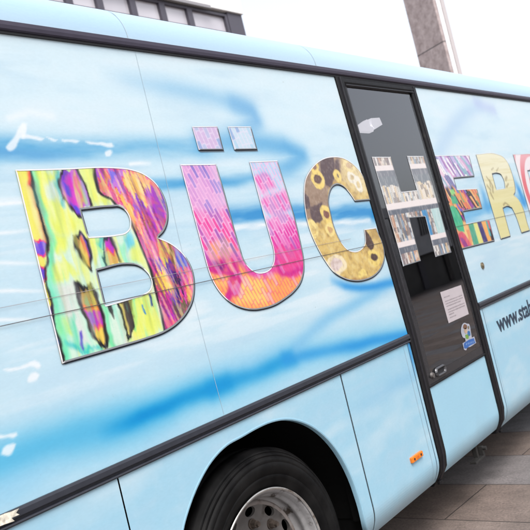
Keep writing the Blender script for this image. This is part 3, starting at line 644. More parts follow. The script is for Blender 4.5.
CO = [(369.5, 200.2), (354.4, 201.5), (349.2, 193.8), (343.9, 187.8), (337.3, 184.8), (332, 187), (328.9, 193.6), (328, 202.8), (330, 213.4), (332.6, 224), (338.7, 239.2), (346.2, 249), (353.8, 251.6), (360.5, 249), (364.4, 243), (363.6, 229.5), (375.2, 227.8), (383.2, 248.2), (384, 257.3), (381.7, 266.3), (375, 275.2), (364.3, 280.4), (353.8, 281.4), (343.2, 278.8), (332.6, 272), (323.6, 260), (316, 246.5), (310, 233), (306, 219.5), (304, 207), (303.2, 193.6), (304.4, 180.4), (309.7, 169.8), (319, 160.6), (330.7, 156.8), (345.2, 159.2), (354.4, 165.9), (361, 173.8), (366, 184)]
def paint_C(X, Z):
    P = Paint(X, Z, (224, 188, 104)); P.warp(.012, 25)
    n = fbm(X*22, Z*22, 14, 4); P.mix(ss(.52, .7, n)*.7, (240, 214, 140)); P.mix(ss(.45, .25, n)*.6, (164, 128, 70))
    P.poly([(300, 155), (340, 150), (345, 180), (330, 184), (326, 212), (300, 222)], (150, 122, 106), .012, .95)
    P.mix(ss(.5, .62, fbm(X*30, Z*26, 31))*.6*ss(1.95, 2.05, Z)*(1-ss(UP(342, 170)[0]-.03, UP(342, 170)[0]+.03, X)), (196, 156, 120))
    for p in ([(321, 156), (333, 155), (334, 170), (330, 188), (325, 186), (321, 172)], [(302, 193), (308, 197), (309, 208), (303, 210)], [(309, 206), (322, 203), (324, 218), (312, 224)], [(335, 160), (338, 160), (339, 178), (336, 178)], [(346, 176), (352, 174), (352, 179), (347, 180)]): P.poly(p, (72, 52, 62), .006, .92)
    P.poly([(340, 158), (360, 165), (368, 192), (352, 190), (342, 178)], (232, 204, 138), .01, .8)
    for (u, v, a, b) in ((351, 178, 3, 5), (358, 185, 2.5, 6)): P.ring(u, v, a, b, .4, (250, 244, 228))
    G = (250, 218, 116); Dk = (96, 64, 58)
    P.ring(316.8, 179, 5, 7.5, .38, G, Dk); P.ring(314, 167, 3.6, 4.2, .4, G, (150, 110, 90)); P.ring(348.5, 166, 4.5, 5.5, .35, (250, 224, 150), (205, 165, 120))
    P.ring(326, 214.7, 4.2, 7, .4, G, (120, 70, 60)); P.ring(329.8, 229, 3.8, 5, .4, (252, 226, 140), (210, 160, 100)); P.ring(312.5, 229, 3.6, 7, .4, (252, 226, 140)); P.ring(336, 265, 8.5, 8, .3, (250, 232, 190), (232, 212, 210)); P.ring(337, 176, 2.5, 4, .8, G)
    P.poly([(364, 230), (369, 236), (373.5, 247), (371, 250), (365.5, 244)], (66, 44, 40), .004); P.ring(373.4, 257, 4.6, 6.5, .4, (246, 214, 112), (66, 44, 40)); P.ring(362, 275, 2.8, 3.2, .9, (250, 220, 120), (250, 220, 120))
    P.line([(341, 279), (352, 281), (366, 279)], (150, 100, 60), .008, .8, .7)
    P.mix(ss(UP(335, 190)[0], UP(365, 190)[0], X)*ss(1.8, 2.0, Z)*.35, (250, 244, 226)); P.mix(.12+0*X, (250, 240, 210)); P.mix((fbm(X*90, Z*90, 3, 2)-.5)*.5, (255, 250, 235)); P.mix((.5-fbm(X*70, Z*70, 6, 2))*.6, (110, 80, 60))
    return P.c
make_letter(CO, [], paint_C, bus, 'letter C patterned with golden rings on brown', (.0052, .005))

EO = [(432.5, 155.6), (468.4, 155.2), (473.8, 176.4), (453.2, 178.4), (456.4, 189.6), (476.3, 188.6), (481.6, 208.2), (462.6, 211.6), (465.6, 223.8), (488.5, 219.8), (494, 241), (461.4, 249), (459, 248.5)]
ex = UP(449, 205)
EO = EO[:-2]+[(461.0, 249.3)]
def streaks(X, Z, slope, w, pal, seed, wob=.5):
    q = (X+slope*Z)/w+wob*(fbm(X*6, Z*5, seed)-.5)*6
    i = np.floor(q); f = q-i; i = i+37*np.floor(Z/.11+h2(i, i*0, seed+3)*5); pal = np.array(pal, float); a = pal[(h2(i, i*0, seed)*len(pal)).astype(int) % len(pal)]; b = pal[(h2(i+1, i*0, seed)*len(pal)).astype(int) % len(pal)]
    t = ss(.8, 1, f)[:, None]; return a*(1-t)+b*t
def paint_E(X, Z):
    P = Paint(X, Z, (230, 180, 120))
    top = streaks(X, Z, .75, .028, [(190, 170, 225), (245, 240, 245), (120, 170, 190), (150, 90, 170), (235, 190, 215), (250, 246, 240), (90, 90, 150), (215, 225, 240), (206, 140, 196)], 5)
    mid = streaks(X, Z, .62, .023, [(244, 166, 104), (70, 40, 60), (238, 150, 90), (110, 160, 110), (150, 60, 150), (246, 186, 120), (40, 40, 50), (120, 110, 200), (230, 120, 90)], 8)
    bot = streaks(X, Z, .25, .06, [(246, 186, 116), (236, 150, 100), (244, 206, 140)], 12)
    m1 = ss(1.86, 1.90, Z+.03*(fbm(X*20, Z*9, 2)-.5)); m2 = 1-ss(1.64, 1.67, Z+.05*(fbm(X*20, Z*9, 22)-.5))
    P.c = mid*(1-m1[:, None])+top*m1[:, None]; P.c = P.c*(1-m2[:, None])+bot*m2[:, None]
    for p, c in (([(448, 208), (453, 206), (461, 218), (464, 232), (457, 230)], (60, 190, 140)), ([(445, 218), (450, 216), (455, 232), (450, 232)], (110, 60, 170)), ([(467, 222), (473, 221), (480, 245), (474, 248)], (70, 170, 140)), ([(472, 221), (476, 220), (484, 245), (479, 246)], (232, 232, 140)), ([(476, 221), (480, 220), (489, 243), (484, 245)], (52, 48, 120)), ([(480, 220), (485, 219), (492, 242), (488, 243)], (250, 180, 100)), ([(485, 219), (489, 219), (495, 242), (491, 240)], (226, 110, 120)), ([(488, 229), (490, 229), (495, 242), (491, 240)], (30, 30, 40)), ([(485, 221), (486.5, 221), (491, 236), (489, 236)], (80, 180, 180)),
                 ([(456, 236), (462, 232), (472, 247), (466, 250)], (222, 80, 110)), ([(459, 238), (462, 238), (469, 248), (466, 249)], (150, 60, 140)), ([(450, 196), (455, 196), (458, 204), (452, 204)], (60, 180, 130)), ([(449, 190), (453, 189), (455, 194), (451, 196)], (150, 226, 130))):
        P.poly(p, c, .007, .92)
    P.mix(m1*.22, (250, 248, 250)); P.mix((fbm(X*70, Z*30, 3, 2)-.5)*.6, (255, 250, 245))
    return P.c
make_letter(EO, [], paint_E, bus, 'letter E covered in bright slanting streaks', (.006, .006))
RO = [(475.5, 154.4), (496.8, 154.3), (503, 157.3), (508.2, 164.5), (511.3, 173), (514.2, 184.4), (514.8, 191.7), (513.2, 195), (518.5, 200.4), (523, 209.5), (526.7, 223), (529.3, 230.6), (521.2, 233), (514.4, 213.7), (511.5, 208), (507.2, 206.4), (502.3, 208.2), (504.4, 215.8), (510, 236.3), (500.4, 239.2)]
RH = [(491.6, 174), (497.3, 173.4), (501, 175.3), (503.5, 180.3), (504.8, 188.4), (495.8, 189.8)]
def paint_R(X, Z):
    P = Paint(X, Z, (238, 230, 186)); g = fbm(X*3, Z*70, 6, 3)
    P.mix(ss(.5, .7, g)*.5, (248, 244, 216)); P.mix(ss(.45, .25, g)*.5, (216, 200, 132)); P.mix(1-ss(1.65, 1.95, Z), (230, 220, 150)); P.mix(ss(.5, .7, g)*.3, (240, 232, 180))
    for l, w in (([(486, 177), (489, 181), (490, 186)], .010), ([(489, 180), (492, 186), (492.5, 192)], .010), ([(487, 186), (490, 190)], .008), ([(491, 170), (493, 168)], .005), ([(496, 171), (498, 168)], .005), ([(505, 180), (506.5, 177)], .010), ([(506, 187), (508, 184)], .007), ([(503, 205), (505, 203), (509, 206)], .007), ([(490, 193), (493, 199)], .010)):
        P.line(l, (146, 128, 84), w, .7, .75)
    P.mix(.10+.25*ss(1.8, 2.1, Z), (250, 248, 236))
    return P.c
make_letter(RO, [RH], paint_R, bus, 'letter R in pale yellow wood grain', (.007, .006), .004)
# last letter in the photo: a striped B, same size and cut as the first
b0 = UP(14.6, 170); n0 = UP(512.6, 154.4)
bl = UP(61.4, 364); 
hB = b0[1]-bl[1]; n1 = UP(541, 240.0); hN = n0[1]-UP(529.5, 211)[1]
print('B height', hB, 'B top', b0, 'last top', n0, 'E', UP(468.4, 155.2), UP(494, 241), 'R', UP(500.4, 239.2), 'U', UP(179.4, 164.6), UP(252, 310))
sc_ = .60/hB
sh = lambda L: [((x-b0[0])*sc_*1.08+n0[0], (z-b0[1])*sc_+n0[1]) for x, z in UPS(L)]
def paint_S(X, Z):
    cx, cz = n0[0]+.44, n0[1]-.36
    r = np.hypot((X-cx), (Z-cz)*1.0)+.03*np.sin(np.arctan2(Z-cz, X-cx)*2); P = Paint(X, Z, (246, 236, 238)); P.mix(ss(-.15, .15, np.sin(r*38)), (232, 110, 120)); P.mix(ss(n0[1]-.25, n0[1], Z)*.5, (252, 236, 238)); return P.c
make_letter(sh(BO), [sh(BH1), sh(BH2)], paint_S, bus, 'letter B in red and white stripes', (.008, .007), .004, plane=True)

# web address below the belt trim
cu = bpy.data.curves.new('t', 'FONT'); cu.body = 'www.stab'; cu.size = 1; cu.extrude = 0; cu.space_character = 1.0; cu.offset = .022
to = bpy.data.objects.new('t', cu); COL.objects.link(to); bpy.context.view_layer.update()
me = bpy.data.meshes.new_from_object(to.evaluated_get(bpy.context.evaluated_depsgraph_get())); bpy.data.objects.remove(to)
co = np.array([v.co[:] for v in me.vertices]); wx = co[:, 0].max()-co[:, 0].min()
p0 = UP(499.9, 331.7); p1 = UP(526.8, 318.5); x0 = UP(495.6, 320)[0]; x1 = UP(531.5, 306)[0]
print('text', p0, p1, x0, x1, 'top', UP(495.7, 319.7), 'size', co.max(0), co.min(0))
xh = UP(495.8, 320.2)[1]-(p0[1]); hh = xh/.52
V = [((c[0]-co[:, 0].min())/wx*(x1-x0)+x0, D-.002, p0[1]+c[1]*hh) for c in co]
me2 = mesh_from(V, [tuple(p.vertices) for p in me.polygons])
bm = bmesh.new(); bm.from_mesh(me2)
# embolden: the strokes are printed heavy
bm.to_mesh(me2); bm.free()
tx = link('web_address', me2, simple('navy_print', (.010, .022, .042), .5, 0, .1), bus)
for dxx, dzz in ((.0045, 0), (-.0045, 0), (0, .002)):
    pass
sd = tx.modifiers.new('thick', 'SOLIDIFY'); sd.thickness = .001

# ------------------------------------------------------------------ door
GL, GR, GB, GT = 3.628, 4.418, .817, 2.513
zd = list(np.arange(.352, .48, .012))+list(np.arange(.48, GB-.002, .03))+[GB-.002]
def paint_door(X, Z):
    P = Paint(X, Z, (172, 219, 240)); n = fbm(X*5, Z*12, 3, 4); P.mix((n-.5)*.8, (208, 231, 243)); P.mix((.5-n)*.6, (172, 210, 234)); return P.c
door = link('door', grid_mesh(list(np.arange(GL+.002, GR, .03))+[GR-.002], zd, .004, paint_door), M_wrap, bus)
# frame: posts follow the lean of the side and the tuck of the sill
def post(name, xa, xb, z0, z1, proud, mat, depth=.03, bow=0):
    zz = np.linspace(z0, z1, 30); V = []; Fc = []
    sec = [(xa, depth), (xa, -proud*.6), (xa+(xb-xa)*.2, -proud), (xb-(xb-xa)*.2, -proud), (xb, -proud*.6), (xb, depth)]
    for z in zz:
        y = float(ysurf(z)); V += [(x+bow*math.sin(z*2), y+d, z) for x, d in sec]
    m = len(sec)
    for k in range(len(zz)-1):
        for i in range(m): Fc.append((k*m+i, k*m+(i+1) % m, (k+1)*m+(i+1) % m, (k+1)*m+i))
    Fc += [tuple(range(m)), tuple(reversed(range((len(zz)-1)*m, len(zz)*m)))]
    me = mesh_from(V, Fc); bm = bmesh.new(); bm.from_mesh(me); bmesh.ops.recalc_face_normals(bm, faces=bm.faces); bm.to_mesh(me); bm.free()
    return link(name, me, mat, door)
post('rubber_seal', DL, DL+.030, .312, 2.553, .010, M_rubber)
post('rubber_seal', DL+.0305, DL+.037, .318, 2.553, .016, M_rubber_hi)
post('door_frame', DL+.0375, GL-.018, .325, 2.553, .012, M_rubber)
post('door_frame', GL-.0175, GL+.004, GB+.0, GT, .004, M_rubber_hi)
post('door_frame', GR-.004, GR+.030, .325, 2.553, .010, M_rubber)
post('rubber_seal', GR+.0305, GR+.036, .318, 2.553, .015, M_rubber_hi)
post('rubber_seal', GR+.0365, DR, .312, 2.553, .010, M_rubber)
def rail(z0, z1, proud, mat, x0=DL+.037, x1=GR+.03):
    y0, y1 = float(ysurf(z0)), float(ysurf(z1))
    extrude_profile('door_frame', [(y0+.03, z0), (y0-proud*.6, z0), (y0-proud, z0+(z1-z0)*.3), (y1-proud, z1-(z1-z0)*.3), (y1-proud*.6, z1), (y1+.03, z1)], x0, x1, mat, door)
rail(GT+.004, 2.5535, .0115, M_rubber); rail(GT-.006, GT+.003, .017, M_rubber_hi, GL-.02, GR+.01)
rail(GB-.001, GB+.012, .006, M_rubber, GL-.012, GR-.004)
# glass: tinted pane following the lean, with a printed dark border
def quad(name, x0, x1, z0, z1, yo, mat, parent, nz=12, nx=8, bulge=0):
    V = []; xx = np.linspace(x0, x1, nx+1); zz = np.linspace(z0, z1, nz+1)
    for x in xx:
        for z in zz:
            tx_ = (x-x0)/(x1-x0)*2-1; V.append((x, float(ysurf(z))+yo-bulge*(1-tx_*tx_), z))
    n = nz+1; Fc = [(a*n+b, (a+1)*n+b, (a+1)*n+b+1, a*n+b+1) for a in range(nx) for b in range(nz)]
    return link(name, mesh_from(V, Fc, 'q', True), mat, parent)
quad('window_pane', GL, GR, GB+.01, GT, .0015, M_glass, door)
M_ceramic = simple('printed_border', (.012, .012, .014), .25)
for (a, b, c, d) in ((GL+.004, GL+.045, GB+.012, 1.75), (GR-.03, GR-.004, GB+.012, GT-.03), (GL+.045, GR-.03, GB+.012, GB+.06)):
    quad('pane_border', a, b, c, d, .0045-.004, M_ceramic, door)

# the H printed on the glass: shelves full of books
HO = [(371.8, 156.9), (390.5, 156.9), (401.2, 192), (416.9, 190.3), (406.9, 156.1), (423.3, 156.1), (435, 193), (443, 222), (451.4, 252.5), (435.6, 257), (425.3, 216.7), (409.4, 218.2), (420.8, 261), (403.2, 266.4), (398.6, 249.2), (389, 216)]
hp = UPS(HO)
H_l = [hp[0][0], sum((hp[1][0], hp[12][0]))/2, (hp[4][0]+hp[9][0])/2, (hp[5][0]+hp[8][0])/2]
print('H', [(round(a, 3), round(b, 3)) for a, b in hp])
boards = [1.985, 1.825, 1.655]
zq = [UP(380, 168)[1], UP(411, 204)[1], UP(405, 244)[1]]
print('boards', zq)
def paint_H(X, Z):
    P = Paint(X, Z, (200, 190, 180))
    row = np.zeros(X.shape)
    for b in zq: row += (Z < b)
    for k, w, sd_ in ((0, .017, 3), (1, .021, 5), (2, .016, 8), (3, .019, 11)):
        q = X/w+(h2(np.floor(X/w*.5), X*0, sd_)-.5)*.0; i = np.floor(q); f = np.abs(q-i-.5); m = row == k
        pal = np.array([(214, 200, 176), (186, 190, 190), (232, 222, 208), (200, 150, 120), (160, 168, 176), (226, 196, 160), (240, 236, 230), (150, 130, 128), (214, 168, 140), (120, 150, 176)], float)
        if k == 1: pal = np.array([(216, 208, 196), (200, 204, 200), (238, 214, 170), (228, 200, 160), (186, 196, 200), (240, 232, 220)], float)
        c = pal[(h2(i, i*0+k, sd_)*len(pal)).astype(int) % len(pal)]
        P.c[m] = c[m]
        P.mix(m*ss(.36, .48, f)*.7, (90, 84, 84))
        t = h2(i, np.floor(Z/.03+h2(i, i*0, 4)*3), sd_+2); P.mix(m*(t > .70)*.6, (96, 88, 92)); P.mix(m*(t < .25)*.5, (246, 242, 238))
        topz = {0: 9, 1: zq[0], 2: zq[1], 3: zq[2]}[k]
        if k: P.mix(m*(Z > topz-.095-.02*h2(i, i*0, 7))*(k == 1), (100, 110, 120)); 
    bx = UP(428, 225)[0]; P.mix((row == 2)*(np.abs(X-bx) < .03)*1.0, (60, 140, 196)); P.mix((row == 2)*(X > bx+.10)*.9, (186, 222, 222))
    P.mix((row == 0)*ss(zq[0]+.03, zq[0]+.05, -(-Z))*0, (0, 0, 0))
    for j, b in enumerate(zq):
        P.mix((np.abs(Z-b+.0) < .016), (242, 230, 228)); P.mix((Z < b-.016) & (Z > b-.048 if j else Z > b-.05), (98, 104, 116))
    P.mix(np.where(Z > zq[1]-.02, .26, .06), (250, 244, 240)); P.mix(ss(.5, .7, fbm(X*90, Z*30, 2, 2))*.25, (250, 240, 234))
    return P.c
make_letter(HO, [], paint_H, door, 'letter H filled with shelves of books', (.006, .005), .005, 0, .004)

# inside of the bus, seen dimly through the pane
cab = boxes('cabin', [(XB+.06, XE-.06, D+1.2, D+1.24, .5, 2.5), (GL-.3, GR+.5, D+.09, D+1.2, .70, .74), (GL-.10, GL-.06, D+.10, D+1.2, .75, 2.5), (GR+.45, GR+.49, D+.12, D+1.2, .75, 2.5)], M_inner, bus)
lp = [[(358.5, 125.5), (367, 119.3), (368.3, 120), (370.3, 126), (374, 127.5), (373.5, 131.5), (361, 130.8)], [(371, 118.2), (379.5, 117.6), (382.5, 124.5), (374.5, 129.5), (371.8, 124.5)]]
V = []; Fc = []
for L in lp:
    q = [onY(u, v, D+.10) for u, v in L]; n = len(q); b = len(V)
    V += [(x, D+.10, z) for x, z in q]+[(x+.01, D+.135, z) for x, z in q]
    Fc += [tuple(range(b, b+n)), tuple(reversed(range(b+n, b+2*n)))]+[(b+i, b+n+i, b+n+(i+1) % n, b+(i+1) % n) for i in range(n)]
lo = link('cabin_lamp', mesh_from(V, Fc), M_white, bus)  # pale shape taken for a lamp, with added glow

# notice and sticker on the pane
def flat(name, L, yo, mat, parent, label=None):
    return link(name, mesh_from([(x, float(ysurf(z))+yo, z) for x, z in L], [tuple(range(len(L)))]), mat, parent, label)
npx = [(440.1, 292.3), (461, 285), (468.8, 314), (448.6, 323.2)]; nq = UPS(npx)
no_ = flat('notice', nq, -.0002, simple('paper', (.31, .275, .285), .7, 0, .03), door, 'printed paper notice behind the door pane')
def bil(s, t):
    a = np.array(nq[0])*(1-s)+np.array(nq[1])*s; b = np.array(nq[3])*(1-s)+np.array(nq[2])*s; return tuple(a*(1-t)+b*t)
V = []; Fc = []
rows = [(.18, .10, .36), (.31, .10, .92), (.39, .10, .92), (.47, .10, .78), (.58, .12, .92), (.66, .12, .92), (.74, .12, .34), (.84, .12, .42)]
rs = np.random.RandomState(4)
for t, s0, s1 in rows:
    s = s0
    while s < s1:
        w = rs.uniform(.02, .09); e = min(s+w, s1)
        for a, b, c, d in ((s, e, t, t+.028),):
            b0_ = len(V); pts = [bil(a, c), bil(b, c), bil(b, d), bil(a, d)]
            V += [(x, float(ysurf(z))-.0008, z) for x, z in pts]; Fc.append((b0_, b0_+1, b0_+2, b0_+3))
        s = e+.018
link('print_lines', mesh_from(V, Fc), simple('grey_ink', (.22, .19, .20), .7), door)
def stc(L): return smooth(UPS([(450+x/13.25, 315+y/13.25) for x, y in L]), 4, 70)
st_ = flat('sticker', stc([(160, 130), (185, 105), (225, 115), (255, 125), (265, 160), (280, 250), (288, 300), (320, 285), (345, 370), (270, 420), (225, 440), (215, 465), (185, 460), (165, 375), (205, 350), (200, 310), (165, 290), (145, 220), (150, 160)]), -.0005, simple('sticker_white', (.26, .27, .31), .4), door, 'small cut-out sticker of a child above a blue ribbon')
for L, c, yo in (([(172, 145), (192, 120), (222, 135), (225, 165), (210, 185), (180, 180), (170, 165)], (.18, .09, .05), -.003), ([(187, 185), (215, 178), (228, 205), (222, 235), (196, 238), (184, 215)], (.55, .40, .28), -.003), ([(198, 262), (240, 255), (246, 300), (232, 318), (206, 308)], (.16, .32, .05), -.003), ([(232, 215), (262, 218), (268, 268), (242, 275), (230, 250)], (.03, .16, .38), -.0034), ([(222, 345), (312, 305), (335, 368), (262, 405), (205, 445), (185, 440), (180, 395)], (.03, .13, .42), -.003), ([(232, 150), (250, 145), (254, 175), (240, 190)], (.20, .16, .08), -.003)):
    flat('sticker_print', stc(L), yo+.0015, simple('ink', tuple(v*.6 for v in c), .4), door)
for k in range(5):
    a = 205+k*24; flat('sticker_print', UPS([(450+x/13.25, 315+y/13.25) for x, y in [(a, 372-k*7+20), (a+10, 350-k*8+20), (a+16, 352-k*8+20), (a+8, 385-k*8+20)]]), -.0024, simple('ink_light', (.14, .22, .38), .4), door)

# door handle: recessed pull and a small lock beside it
hc = UP(439.9, 370.6); V = []
def rrect(cx, cz, w, h, r, n=5):
    L = []
    for qx, qz, a0_ in ((1, 1, 0), (-1, 1, 90), (-1, -1, 180), (1, -1, 270)):
        for k in range(n+1):
            a = math.radians(a0_+90*k/n); L.append((cx+qx*(w/2-r)+r*math.cos(a), cz+qz*(h/2-r)+r*math.sin(a)))
    return L
def ring_obj(name, cx, cz, w, h, r, t, y0, y1, mat, parent):
    O = rrect(cx, cz, w, h, r); I = rrect(cx, cz, w-2*t, h-2*t, max(.002, r-t)); n = len(O)
    V = [(x, y1, z) for x, z in O]+[(x, y0, z) for x, z in rrect(cx, cz, w-t*.6, h-t*.6, r)]+[(x, y0, z) for x, z in rrect(cx, cz, w-1.4*t, h-1.4*t, max(.002, r-t))]+[(x, y1, z) for x, z in I]
    Fc = [(k*n+i, k*n+(i+1) % n, (k+1)*n+(i+1) % n, (k+1)*n+i) for k in range(3) for i in range(n)]
    return link(name, mesh_from(V, Fc, 'r', True), mat, parent)
hy = float(ysurf(hc[1]))
ring_obj('door_handle', hc[0], hc[1], .125, .052, .024, .013, hy-.014, hy-.001, simple('satin_metal', (.08, .08, .085), .35, .6), door)
flat('handle_recess', rrect(hc[0], hc[1], .105, .034, .015), -.0012, M_groove, door)
def disc_y(bm, cx, cy, cz, r, depth, seg=24, r2=None):
    res = bmesh.ops.create_cone(bm, cap_ends=True, segments=seg, radius1=r2 or r, radius2=r, depth=depth)
    for v in res['verts']:
        x, y, z = v.co; v.co = Vector((cx+x, cy-z, cz+y))
bm = bmesh.new(); lc = UP(431.8, 375.4); disc_y(bm, lc[0], hy-.006, lc[1], .014, .012, 20, .018); bm_obj('door_lock', bm, M_lock, door)
# fuel/locker lock on the wrap right of the door
bm = bmesh.new(); lc = UP(482, 265.8); ly = float(ysurf(lc[1])); disc_y(bm, lc[0], ly-.003, lc[1], .022, .008, 24); disc_y(bm, lc[0], ly-.008, lc[1], .011, .006, 16)
bm_obj('flap_lock', bm, simple('brass', (.22, .18, .12), .4, .7), bus)
# amber side reflector
rp = UPS([(409.2, 457.4), (420, 450.2), (421.4, 456.4), (411, 464.3)]); rx0, rx1 = min(p[0] for p in rp), max(p[0] for p in rp); rz0, rz1 = min(p[1] for p in rp), max(p[1] for p in rp)
print('reflector', rx0, rx1, rz0, rz1)
refl = boxes('side_reflector', [(rx0, rx1, D-.014, D+.004, rz0+.004, rz1-.004)], M_amber, bus, .004)
cz_ = (rz0+rz1)/2; cx_ = (rx0+rx1)/2
for dx in (-.036, .036):
    bm = bmesh.new(); disc_y(bm, cx_+dx, D-.0145, cz_, .006, .003, 12); bm_obj('screw', bm, M_dark_steel, refl)
boxes('lens_mark', [(cx_-.012, cx_+.012, D-.0152, D-.013, cz_-.006, cz_+.006)], simple('amber_dark', (.45, .10, .01), .3), refl)
# step bracket under the door
bm = bmesh.new()
sb = onY(473, 437, D+.06); print('bracket', sb)
box(bm, sb[0]-.10, sb[0]+.02, D+.03, D+.07, .268, .282, .003); box(bm, sb[0]+.02, sb[0]+.04, D+.03, D+.06, .268, .335, .003); box(bm, sb[0]-.02, sb[0]+.0, D+.05, D+.08, .28, .35, .003)
disc_y(bm, sb[0]+.03, D+.02, .322, .012, .02, 12)
bm_obj('step_bracket', bm, M_dark_steel, bus)
# flaps of seal hanging under the door posts
for x in (DL+.03, GR+.05):
    boxes('seal_end', [(x-.018, x+.018, D+.035, D+.05, .318, .335)], M_rubber, bus, .003)

# ------------------------------------------------------------------ underbody
def ub(x0, x1): return (x0, x1, D+.30, D+W-.1, .20, 1.0)
boxes('underbody', [ub(XB+.05, 1.50), ub(2.84, 3.50), ub(3.50, 4.55), ub(4.55, 7.05), (XB+.05, 1.5, D+.44, D+W-.3, .115, .199), (2.84, 7.05, D+.44, D+W-.3, .115, .199), (XB+.05, 1.5, D+.09, D+.29, .345, .9), (2.84, 7.05, D+.09, D+.29, .345, .9), (1.49, 2.85, D+.03, D+.07, 1.05, 1.13)], M_black, bus)  # includes unseen lower boxes, added to deepen the shade under the bus
boxes('underbody', [(XB+.02, DL-.01, D+.022, D+.05, .40, 1.12), ] if False else [(XB+.02, 1.52, D+.024, D+.10, .42, 1.12), (2.80, DL-.01, D+.024, D+.10, .42, 1.12), (DR+.01, 7.05, D+.024, D+.10, .42, 1.12), (XB+.02, DL-.01, D+.07, D+.12, 1.12, 2.52), (DR+.01, XE-.05, D+.07, D+.12, 1.12, 2.52)], M_black, bus)
# wheel housing
def housing(cx):
    V = []; Fc = []; n = 24
    for k in range(n+1):
        a = math.pi*k/n; r = .66
        V += [(cx-r*math.cos(a)*1.0, D+.03, .42+r*.98*math.sin(a)), (cx-r*math.cos(a), D+.75, .42+r*.98*math.sin(a))]
    Fc = [(2*k, 2*k+1, 2*k+3, 2*k+2) for k in range(n)]
    V += [(cx-.7, D+.75, .25), (cx+.7, D+.75, .25), (cx+.7, D+.75, 1.12), (cx-.7, D+.75, 1.12)]; b = len(V)-4; Fc.append((b, b+1, b+2, b+3))
    link('wheel_housing', mesh_from(V, Fc), M_black, bus)
housing(2.173); housing(7.75)

# ------------------------------------------------------------------ wheel
WY = D+.05
def lathe(name, prof, cx, cz, mat, parent, seg=128, sm=True):
    V = []; Fc = []; n = len(prof)
    for k in range(seg):
        a = 2*math.pi*k/seg
        for r, y in prof: V.append((cx+r*math.cos(a), WY+y, cz+r*math.sin(a)))
    for k in range(seg):
        j = (k+1) % seg
        for i in range(n-1): Fc.append((k*n+i, j*n+i, j*n+i+1, k*n+i+1))
    me = mesh_from(V, Fc, 'l', sm)
    o = link(name, me, mat, parent)
    return o
def wheel(cx, cz=.475):
    tp = [(.300, .030), (.312, .012), (.325, .006), (.350, -.006), (.362, -.011), (.364, -.009), (.367, -.009), (.369, -.0125), (.395, -.016), (.408, -.016), (.410, -.0135), (.414, -.0135), (.416, -.015), (.432, -.010), (.4325, -.006), (.437, -.005), (.4375, -.007), (.447, -.001), (.4475, .004), (.452, .006), (.4525, .003), (.459, .012), (.467, .026)]
    # tread with grooves
    y = .030; r = .4725
    for g in range(4):
        tp += [(r, y), (r+.001, y+.045), (r-.012, y+.048), (r-.012, y+.056)]; y += .060
    tp += [(r, y), (r, y+.03), (.459, y+.05), (.40, y+.07), (.32, y+.05)]
    # rim shell
    rp = [(.296, .055), (.300, .020), (.305, .003), (.3125, -.001), (.3155, .002), (.312, .006), (.303, .008), (.298, .013), (.293, .030), (.288, .040), (.281, .045), (.279, .058), (.284, .064), (.283, .078), (.276, .088), (.262, .0935)]
    w = lathe('wheel', rp[2:], cx, cz, M_rim, bus, 160)
    lathe('tyre', tp, cx, cz, M_tyre, w, 160)
    lathe('rim_edge', [(.3065, .0015), (.311, -.0022), (.315, -.0014), (.3165, .002)], cx, cz, M_rimedge, w, 160)
    # disc with hand holes
    O = [(cx+.265*math.cos(a), cz+.265*math.sin(a)) for a in np.linspace(0, 2*math.pi, 97)[:-1]]
    Hs = []; HA = [math.radians(25+30*k) for k in range(12)]
    for a in HA:
        ux, uz = math.cos(a), math.sin(a)
        Hs.append([(cx+.231*ux+.019*math.cos(t)*ux-.031*math.sin(t)*uz, cz+.231*uz+.019*math.cos(t)*uz+.031*math.sin(t)*ux) for t in np.linspace(0, 2*math.pi, 21)[:-1]])
    P, tri = cdt_points([O], Hs, .012, .012)
    def dy(r): return float(np.interp(r, [0, .145, .165, .205, .225, .25, .266], [.090, .090, .090, .092, .091, .088, .0895]))
    V = [(a, WY+dy(math.hypot(a-cx, b-cz)), b) for a, b in P]; Fc = [tuple(int(i) for i in t) for t in tri]
    for h in Hs:
        b = len(V); n = len(h)
        for a, c in h: V += [(a, WY+dy(math.hypot(a-cx, c-cz)), c), (a, WY+dy(math.hypot(a-cx, c-cz))+.014, c)]
        Fc += [(b+2*i, b+2*((i+1) % n), b+2*((i+1) % n)+1, b+2*i+1) for i in range(n)]
    link('wheel_disc', mesh_from(V, Fc, 'd', True), M_disc, w)
    lathe('brake_drum', [(.0, .16), (.255, .16), (.255, .40)], cx, cz, M_black, w, 48)
    lathe('rust_ring', [(.250, .0885), (.256, .0845), (.263, .0855), (.2685, .0915)], cx, cz, simple('rust', (.05, .03, .018), .8, 0, .5, 18, .3, .3, dirt=((.16, .14, .13), 10, .5)), w, 128)
    for k in range(10):
        a = math.radians(50+36*k); nx, nz = cx+.184*math.cos(a), cz+.184*math.sin(a)
        bm = bmesh.new(); disc_y(bm, nx, WY+.087, nz, .021, .006, 20); disc_y(bm, nx, WY+.074, nz, .0155, .024, 6, .0165); disc_y(bm, nx, WY+.058, nz, .0095, .016, 12)
        bm_obj('lug_nut', bm, simple('nut', (.07, .055, .045), .5, .6, .3, 60) if 'nut' not in bpy.data.materials else bpy.data.materials['nut'], w)
    lathe('hub', [(.0, .02), (.075, .022), (.086, .03), (.092, .045), (.100, .055), (.142, .058), (.150, .066), (.152, .092)], cx, cz, simple('hub_iron', (.03, .022, .018), .55, .4, .4, 20), w, 48)
wheel(2.173); wheel(7.75)

